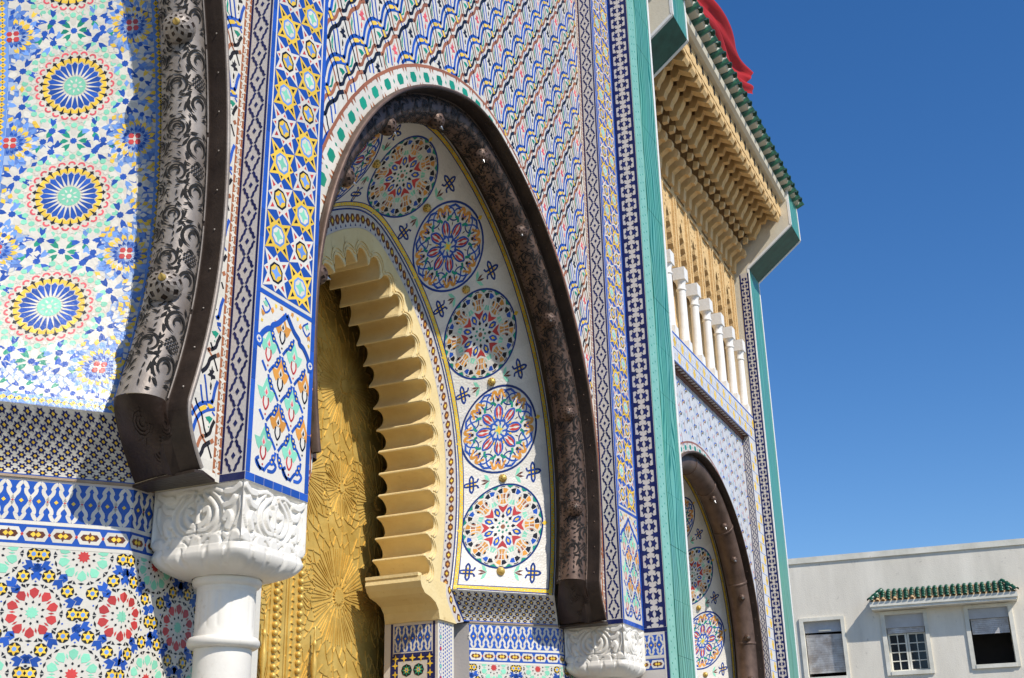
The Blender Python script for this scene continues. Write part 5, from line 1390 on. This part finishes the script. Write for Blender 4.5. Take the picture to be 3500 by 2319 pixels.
b = MB(); b.quad((FR0-0.004, YN, 0), (FR0-0.004, YK, 0), (FR0-0.004, YK, 9.95), (FR0-0.004, YN, 9.95), 'beige'); o = b.obj('cross_band', f2)
T = Tiles(FLATX(FR0-0.004)); band_cross(T, YN+0.002, YK-0.002, 0.5, 9.93, 0.125); T.build(f2, 'cross_mosaic', 'tile', 100)

# reveal, base, door of gateway three
PN3 = Panel(B3, I3, Y3+0.356, Y3+0.98, 0.545)
n3 = 9; st3 = PN3.L/9.3
reveal_medallions(PN3, GW3, [PN3.L/2+st3*(i-4) for i in range(n3)], 'arch_reveal', 0, PN3.L*0.62, 0)
ring_part(I3, Curve(XC3, 1.32, 1.45, 3.85, 2.5, 0.13), Y3+0.985, 'stucco_yellow', 'inner_arch_ring', GW3)
b = MB(); b.quad((17.72, Y3+0.40, 0), (17.05, Y3+0.98, 0), (17.05, Y3+0.98, 2.5), (17.72, Y3+0.40, 2.5), 'white'); b.obj('splayed_base_wall', GW3)
b = MB(); b.quad((13.41, Y3+0.40, 0), (14.08, Y3+0.98, 0), (14.08, Y3+0.98, 2.5), (13.41, Y3+0.40, 2.5), 'white'); b.obj('splayed_base_wall', GW3)
D3 = empty('gate_door', (XC3, 5.6, 0), 'plain brass door inside the lower set back gateway', 'door'); MB().box(14.0, 17.1, 5.58, 5.66, 0, 5.6, 'brass').obj('leaf_plate', D3)
MB().box(13.7, 17.4, 5.67, 5.70, 0, 6.2, 'dark').obj('door_recess_back', GW3)
roll_moulding(A3, Y3, A3.L*0.62, [0.55+0.62*i for i in range(7)], 'smooth dark brown roll moulding on the set back arch', 'metal_brown', 'metal_brown', r=0.150, plates=False, boss_r=0.05, knobm='metal_bright')

# gallery: stucco arcade, carved frieze, back wall
b = MB(); b.box(12.75, FR0, 4.55, 4.6, 7.5, 10.3, 'carved'); b.obj('gallery_back_wall', GW3)
b = MB(); b.box(12.76, FR0-0.01, 4.40, 4.45, 8.75, 10.08, 'carved_shaded'); b.obj('stucco_panel', GW3)  # sheet behind the arches, recess shade put into its colour
cx3 = [18.19-0.613*i for i in range(9)]
MB().box(12.76, FR0-0.01, 4.275, 4.40, 9.84, 10.08, 'carved').obj('stucco_frieze', GW3)
for i, x in enumerate(cx3):
    box_obj('stucco_strip', x-0.085, x-0.035, 4.27, 4.40, 8.72, 9.838, 'carved', GW3); box_obj('stucco_strip', x+0.035, x+0.085, 4.27, 4.40, 8.72, 9.838, 'carved', GW3)
    box_obj('stucco_web', x-0.033, x+0.033, 4.305, 4.40, 8.72, 9.838, 'carved', GW3)
    # lambrequin arch hanging between columns
    xm = x-0.3065
    pr = [(-0.215, 9.838), (-0.215, 8.80), (-0.20, 8.80), (-0.19, 9.00), (-0.15, 9.06), (-0.155, 9.16), (-0.11, 9.22), (-0.115, 9.32), (-0.06, 9.37), (-0.065, 9.46), (0, 9.58)]
    pr = pr+[(-a, z) for a, z in pr[::-1][1:]]
    b = MB(); b.add([(xm+a, 4.30, z) for a, z in pr]+[(xm+a, 4.40, z) for a, z in pr], [tuple(range(len(pr)))]+[(k, k+1, k+1+len(pr), k+len(pr)) for k in range(len(pr)-1)], 'carved'); b.obj('stucco_lambrequin', GW3)
    T = Tiles(FLATY(4.30))
    for k in range(26):
        u, z = RND.uniform(-0.17, 0.17), RND.uniform(9.0, 9.8)
        if abs(u) > 0.02+max(0, (9.62-z)*0.32): T.circle((xm+u, z), RND.uniform(0.012, 0.024), 'carved_shaded', 0.004, 6)  # dark dots paint the shade of carved hollows
    T.build(GW3, 'relief_shade_dots', 'relief', 0)
    box_obj('slit_shade_bar', xm-0.16, xm+0.16, 4.268, 4.275, 9.90, 9.935, 'carved_shaded', GW3)  # dark bar on the face paints the shade of a slit
def balcony_column(x, i, proto=[None]):
    lab = 'small white gallery column standing on the yellow tiled parapet'
    if proto[0] is None:
        D = empty('gallery_column', (x, 4.275, 7.5), lab, 'column', 'small columns of the gallery above the set back gateway')
        def part(nm, f, smooth=False):
            q = MB(); f(q); o = bpy.data.objects.new(nm, mesh(nm, q.V, q.F, q.M, q.I, None, smooth)); COL.objects.link(o); o.parent = D; return o
        part('base', lambda q: q.box(-0.075, 0.075, -0.075, 0.075, 0.0, 0.13, 'white_stone'))
        part('shaft', lambda q: q.lathe(0, 0, [(0.072, 0.13), (0.072, 0.15), (0.064, 0.17), (0.062, 0.5), (0.058, 0.90)], 'white_stone', 18), True)
        part('collar', lambda q: q.lathe(0, 0, [(0.058, 0.885), (0.070, 0.893), (0.070, 0.915), (0.058, 0.923), (0.062, 0.98), (0.078, 1.035)], 'white_stone', 18), True)
        part('capital', lambda q: q.box(-0.085, 0.085, -0.085, 0.085, 1.035, 1.215, 'white_stone'))
        proto[0] = D; return
    s = proto[0]; D = s.copy(); COL.objects.link(D); D.location = (x, 4.275, 7.5)
    for ch in list(s.children):
        c = ch.copy(); COL.objects.link(c); c.parent = D
for i, x in enumerate(cx3): balcony_column(x, i)

# eave with brackets
pit = 0.275; nb = 19
r1 = [(4.28, 9.93), (4.22, 9.93), (4.20, 10.10), (4.10, 10.17), (4.05, 10.16), (4.02, 10.20), (4.02, 10.27), (4.06, 10.31), (4.28, 10.31)]
r2 = [(3.945, 10.465), (3.85, 10.45), (3.82, 10.53), (3.78, 10.58), (3.74, 10.66), (3.73, 10.74), (3.81, 10.75), (3.85, 10.65), (3.89, 10.59), (3.945, 10.56)]
r1b = [(4.02, 10.33), (3.95, 10.34), (3.93, 10.42), (4.00, 10.44)]
r2b = [(3.72, 10.66), (3.66, 10.67), (3.64, 10.76), (3.71, 10.80)]
r2c = [(3.735, 10.70), (3.66, 10.69), (3.63, 10.76), (3.585, 10.80), (3.555, 10.88), (3.56, 10.95), (3.64, 10.96), (3.68, 10.86), (3.735, 10.80)]
r3 = [(3.62, 10.78), (3.46, 10.69), (3.43, 10.74), (3.43, 10.86), (3.62, 10.90)]
def ext(pr, x0, x1):
    n_ = len(pr); return [(x0, y, z) for y, z in pr]+[(x1, y, z) for y, z in pr], [tuple(range(n_)), tuple(range(2*n_-1, n_-1, -1))]+[(i, (i+1) % n_, (i+1) % n_+n_, i+n_) for i in range(n_)]
for nm, pr, wd, off, mt in (('bracket_arm', r1, 0.115, 0, 'wood'), ('bracket_scroll', r2, 0.115, 0, 'wood'), ('bracket_peg', r1b, 0.07, 0.5, 'wood'), ('bracket_scroll', r2c, 0.09, 0, 'wood'), ('bracket_head', r3, 0.15, 0, 'wood')):
    V, F = ext(pr, -wd/2, wd/2)
    if nm == 'bracket_arm':   # rounded nose
        V = [((x*0.80 if y < 4.06 else x), y, z) for x, y, z in V]
    me = mesh(nm, V, F, mt)
    for i in range(nb):
        x = 18.22-(i+off)*pit
        if x < FL1+0.05: continue
        o = link(nm, me, GW3); o.location = (x, 0, 0)
b = MB(); V, F = ext([(4.30, 10.40), (3.46, 11.08), (3.50, 11.16), (4.34, 10.50)], FL1, FR0); b.add(V, F, 'carved_shaded'); b.obj('soffit_board', GW3)  # dark colour paints the shade in the gaps between brackets
MB().box(FL1+0.002, FR0-0.002, 4.255, 4.40, 10.082, 10.30, 'plaster').obj('wall_plate', GW3)
# carved fascia, near-black plates painting the shade of its slots, cream gutter beam
MB().box(FL1+0.002, FR0-0.002, 3.42, 3.455, 10.84, 11.10, 'carved').obj('fascia_board', GW3)
for i in range(nb):
    x = 18.22-(i+0.5)*pit
    if x > FL1+0.1:
        box_obj('slot_shade_plate', x-0.03, x+0.03, 3.412, 3.42, 10.93, 11.06, 'dark', GW3)
        box_obj('fascia_drop', x-0.055, x+0.055, 3.425, 3.45, 10.78, 10.838, 'carved', GW3)
b = MB(); V, F = ext([(3.46, 11.075), (3.36, 11.075), (3.315, 11.105), (3.295, 11.17), (3.315, 11.235), (3.36, 11.26), (3.46, 11.26)], FL1+0.002, FR0-0.002); b.add(V, F, 'plaster'); b.obj('gutter_beam', GW3)
b = MB(); V, F = ext([(3.40, 11.27), (3.22, 11.30), (3.20, 11.355), (4.6, 12.09), (4.6, 11.9), (3.46, 11.27)], FL0, FR1); b.add(V, F, 'plaster'); b.obj('roof_slab', GW3)
def barrel(L, r, n=8, th=0.012, flare=0.18):
    """half round tile lying along local y (0..L), crown up"""
    a = np.linspace(0, math.pi, n); V = []; F = []
    for y, rr in ((0, r), (L, r*(1-flare))):
        V += [(rr*math.cos(t), y, rr*math.sin(t)) for t in a]; V += [((rr-th)*math.cos(t), y, (rr-th)*math.sin(t)) for t in a]
    N = n
    for i in range(n-1):
        F += [(i, i+1, 2*N+i+1, 2*N+i), (N+i, 2*N+N+i, 2*N+N+i+1, N+i+1), (i, N+i, N+i+1, i+1)]
    return V, F
V, F = barrel(0.34, 0.062); tile_me = mesh('roof_tile', V, F, 'roof_green', smooth=True)
slope = math.atan2(0.72, 1.36)
xs = np.arange(FL0-0.1, FR1+0.05, 0.138)
for j in range(4):
    for i, x in enumerate(xs):
        o = link('roof_tile', tile_me, GW3); o.location = (x+RND.uniform(-.006, .006), 3.16+j*0.27*math.cos(slope), 11.315+j*0.27*math.sin(slope)+RND.uniform(-.008, .008)+(0.0 if i % 2 == 0 else 0.045))
        o.rotation_euler = (slope+RND.uniform(-.02, .02)-0.05, math.pi if i % 2 else 0, RND.uniform(-.03, .03))
# flag on a pole behind the eave
FG = empty('red_flag', (13.2, 3.95, 11.6), 'red cloth flag flying above the green tiled eave', 'flag')
NU, NV = 44, 18
def nflag(zx, zy): return on_y(2100+zx/2.24, zy/2.24, 3.9)[[0, 2]]
top = smooth([nflag(*q) for q in ((470, -330), (600, -180), (725, 0), (865, 235), (965, 400), (1048, 520))], 9)[:NU+1]; bot = smooth([nflag(*q) for q in ((440, 60), (560, 180), (720, 330), (850, 520), (965, 690), (1030, 735))], 9)[:NU+1]
G = []
for i in range(len(top)):
    u = i/(len(top)-1); row = []
    for j in range(NV):
        v = j/(NV-1); p = top[i]*(1-v)+bot[i]*v
        y = 3.9+0.05*math.sin(9*u+2.2*v)+0.03*math.sin(23*v+6*u)+0.05*math.sin(11*v-5*u)
        row.append((p[0]+0.03*math.sin(8*v), y, p[1]+0.02*math.sin(15*u)*v))
    G.append(row)
MB().grid(np.array(G), 'flag_cloth').obj('cloth', FG, smooth=True)
px, pz = top[0]
b = MB(); b.lathe(px-0.03, 3.9, [(0.03, 11.5), (0.028, pz+0.3), (0.05, pz+0.34), (0.001, pz+0.4)], 'metal_brown', 12); b.obj('flagpole', FG, smooth=True)

# ------------------------------------------------------------------ white house beyond
HO = np.array([36.0, -6.0, 0.0]); HU = np.array([0.0791, -0.9969, 0]); HN = np.array([-0.9969, -0.0791, 0])
def hp(u, d, z): return tuple(HO+HU*u+HN*d+np.array([0, 0, z]))
HS = empty('white_house', tuple(HO+HU*-8), 'weathered white plastered house with small green tiled window canopy', 'house')
class HB(MB):
    def hbox(s, u0, u1, d0, d1, z0, z1, m):
        V = [hp(u0, d0, z0), hp(u1, d0, z0), hp(u1, d1, z0), hp(u0, d1, z0), hp(u0, d0, z1), hp(u1, d0, z1), hp(u1, d1, z1), hp(u0, d1, z1)]
        return s.add(V, [(0, 3, 2, 1), (4, 5, 6, 7), (0, 1, 5, 4), (1, 2, 6, 5), (2, 3, 7, 6), (3, 0, 4, 7)], m)
wins = [(-13.18, -12.17, 5.22, 6.72), (-11.0, -10.0, 5.25, 6.74), (-8.85, -7.86, 5.30, 6.75), (-5.6, -4.6, 5.3, 6.75), (-13.18, -12.17, 1.4, 2.9), (-8.85, -7.86, 1.4, 2.9), (-5.6, -4.6, 1.4, 2.9)]
us = sorted(set([-22.0, 5.0]+[w[0] for w in wins]+[w[1] for w in wins])); zs = sorted(set([0.0, 8.33]+[w[2] for w in wins]+[w[3] for w in wins]))
b = HB()
for i in range(len(us)-1):
    for j in range(len(zs)-1):
        cu, cz = (us[i]+us[i+1])/2, (zs[j]+zs[j+1])/2
        if any(w[0] < cu < w[1] and w[2] < cz < w[3] for w in wins): continue
        b.quad(hp(us[i], 0, zs[j]), hp(us[i+1], 0, zs[j]), hp(us[i+1], 0, zs[j+1]), hp(us[i], 0, zs[j+1]), 'house_wall')
b.obj('wall', HS)
HB().hbox(-22, 5, -9.0, -0.9, 0, 8.3, 'dark').obj('interior_block', HS)  # near-black block paints the darkness of the rooms behind the windows
HB().hbox(-22.05, 5.05, -9.1, 0.045, 8.33, 8.49, 'house_trim').obj('parapet_cap', HS)
for k, (u0, u1, z0, z1) in enumerate(wins):
    b = HB()
    b.hbox(u0-0.11, u0, 0.0, 0.045, z0-0.10, z1+0.09, 'house_trim'); b.hbox(u1, u1+0.10, 0.0, 0.045, z0-0.10, z1+0.09, 'house_trim'); b.hbox(u0, u1, 0.0, 0.045, z1, z1+0.09, 'house_trim'); b.hbox(u0, u1, 0.0, 0.06, z0-0.10, z0, 'house_trim')
    b.quad(hp(u0, 0, z0), hp(u0, -0.9, z0), hp(u0, -0.9, z1), hp(u0, 0, z1), 'house_trim'); b.quad(hp(u1, 0, z0), hp(u1, -0.9, z0), hp(u1, -0.9, z1), hp(u1, 0, z1), 'house_trim')
    b.quad(hp(u0, 0, z0), hp(u1, 0, z0), hp(u1, -0.9, z0), hp(u0, -0.9, z0), 'house_trim'); b.quad(hp(u0, 0, z1), hp(u1, 0, z1), hp(u1, -0.9, z1), hp(u0, -0.9, z1), 'house_trim')
    wn = b.obj('window', HS)
    if k in (0, 4):
        HB().hbox(u0, u1, -0.16, -0.10, z1-0.30, z1, 'grey_paint').obj('shutter_box', wn)
        HB().hbox(u0+0.38, u0+0.72, -0.10, -0.075, z1-0.27, z1-0.23, 'house_trim').obj('latch', wn)
        for i in range(17):
            z = z1-0.40-i*0.062
            if z < z0+0.05: break
            q = HB(); dz = 0.05*(u1-u0)*(-1 if i < 2 else 0.3)*0.5
            V = [hp(u0+0.02, -0.14, z), hp(u1-0.02, -0.14, z+dz), hp(u1-0.02, -0.12, z+0.055+dz), hp(u0+0.02, -0.12, z+0.055), hp(u0+0.02, -0.16, z), hp(u1-0.02, -0.16, z+dz), hp(u1-0.02, -0.16, z+0.055+dz), hp(u0+0.02, -0.16, z+0.055)]
            q.add(V, [(0, 1, 2, 3), (4, 7, 6, 5), (0, 4, 5, 1), (3, 2, 6, 7)], 'grey_wood'); q.obj('slat', wn)
    elif k == 1:
        HB().hbox(u0, u1, -0.12, -0.06, z1-0.34, z1, 'grey_paint').obj('shutter_box', wn)
        for i in range(3): HB().hbox(u0+0.02, u1-0.02, -0.13, -0.10, z1-0.34-(i+1)*0.048, z1-0.34-i*0.048-0.006, 'grey_wood').obj('slat', wn)
        zt = z1-0.49; d0, d1 = -0.20, -0.15; um = (u0+u1)/2
        for a, c in ((u0+0.01, um-0.005), (um+0.005, u1-0.01)):
            q = HB(); s = 0.05
            q.hbox(a, a+s, d0, d1, z0, zt, 'house_trim'); q.hbox(c-s, c, d0, d1, z0, zt, 'house_trim'); q.hbox(a+s, c-s, d0, d1, zt-s*0.7, zt, 'house_trim'); q.hbox(a+s, c-s, d0, d1, z0, z0+s, 'house_trim')
            mid = (a+c)/2; q.hbox(mid-0.012, mid+0.012, d0+0.005, d1-0.005, z0+s, zt-s*0.7, 'house_trim')
            hh = (zt-s*0.7-z0-s)/4
            for r in range(1, 4): q.hbox(a+s, mid-0.012, d0+0.005, d1-0.005, z0+s+r*hh-0.012, z0+s+r*hh+0.012, 'house_trim'); q.hbox(mid+0.012, c-s, d0+0.005, d1-0.005, z0+s+r*hh-0.012, z0+s+r*hh+0.012, 'house_trim')
            q.obj('casement', wn)
            for r in range(4):
                for (p0, p1) in ((a+s, mid-0.012), (mid+0.012, c-s)): HB().hbox(p0, p1, d0+0.015, d0+0.02, z0+s+r*hh+0.012, z0+s+(r+1)*hh-0.012, 'glass').obj('pane', wn)
    else:
        HB().hbox(u0, u1, -0.10, -0.05, z1-0.26, z1, 'grey_paint').obj('shutter_box', wn)
        for i in range(8): HB().hbox(u0+0.03, u1-0.03, -0.13, -0.105, z1-0.26-(i+1)*0.05, z1-0.26-i*0.05-0.005, 'grey_wood').obj('slat', wn)
# canopy over the two right hand windows
CU0, CU1, CD = -11.32, -7.57, 0.40
b = HB(); b.hbox(CU0+0.03, CU1-0.03, 0.0, CD-0.03, 6.86, 6.93, 'house_trim'); b.hbox(CU0, CU1, 0.0, CD, 6.93, 7.06, 'house_trim')
V = [hp(CU0, 0, 7.06), hp(CU1, 0, 7.06), hp(CU1, CD, 7.06), hp(CU0, CD, 7.06), hp(CU0+0.33, 0, 7.38), hp(CU1-0.33, 0, 7.38)]
b.add(V, [(3, 2, 5, 4), (0, 3, 4), (2, 1, 5)], 'terracotta'); cn = b.obj('canopy', HS)
ct = 25; Vt, Ft = barrel(0.21, 0.070, 7, 0.012, 0.22)
meg = mesh('roof_tile', Vt, Ft, 'roof_green', smooth=True); met = mesh('roof_tile', Vt, Ft, 'terracotta', smooth=True)
broken = {1, 2, 4, 7}
RM = Matrix(((HU[0], -HN[0], 0), (HU[1], -HN[1], 0), (0, 0, 1)))
for i in range(ct):
    u = CU0+0.06+i*(CU1-CU0-0.12)/(ct-1)
    lim = min(1.0, (u-CU0)/0.33, (CU1-u)/0.33)
    for j in range(4):
        f0 = j*0.25
        if f0 > lim-0.05: break
        o = link('roof_tile', met if (j == 0 and i in broken) else meg, cn)
        p = Vector(hp(u+RND.uniform(-.006, .006), CD*(1-f0)+0.03, 7.065+0.32*f0+RND.uniform(-.006, .006)))
        R3 = RM.to_4x4() @ Matrix.Rotation(math.atan2(0.32, CD)-0.10, 4, 'X') @ Matrix.Scale(0.9 if j else 0.8, 4)
        o.matrix_world = Matrix.Translation(p) @ R3
        o.matrix_basis = Matrix.Translation(p) @ R3
for sgn, uu in ((1, CU0), (-1, CU1)):
    for j in range(3):
        t = j/3
        o = link('hip_tile', meg, cn)
        p = Vector(hp(uu+sgn*0.33*t, CD*(1-t)+0.02, 7.10+0.33*t)); ang = math.atan2(-CD, sgn*0.33)
        dirv = (Vector(hp(uu+sgn*0.33, 0, 7.42))-Vector(hp(uu, CD, 7.09))).normalized()
        zz = Vector((0, 0, 1)); xx = dirv.cross(zz).normalized(); zz = xx.cross(dirv)
        o.matrix_basis = Matrix.Translation(p) @ Matrix(((xx.x, dirv.x, zz.x, 0), (xx.y, dirv.y, zz.y, 0), (xx.z, dirv.z, zz.z, 0), (0, 0, 0, 1)))
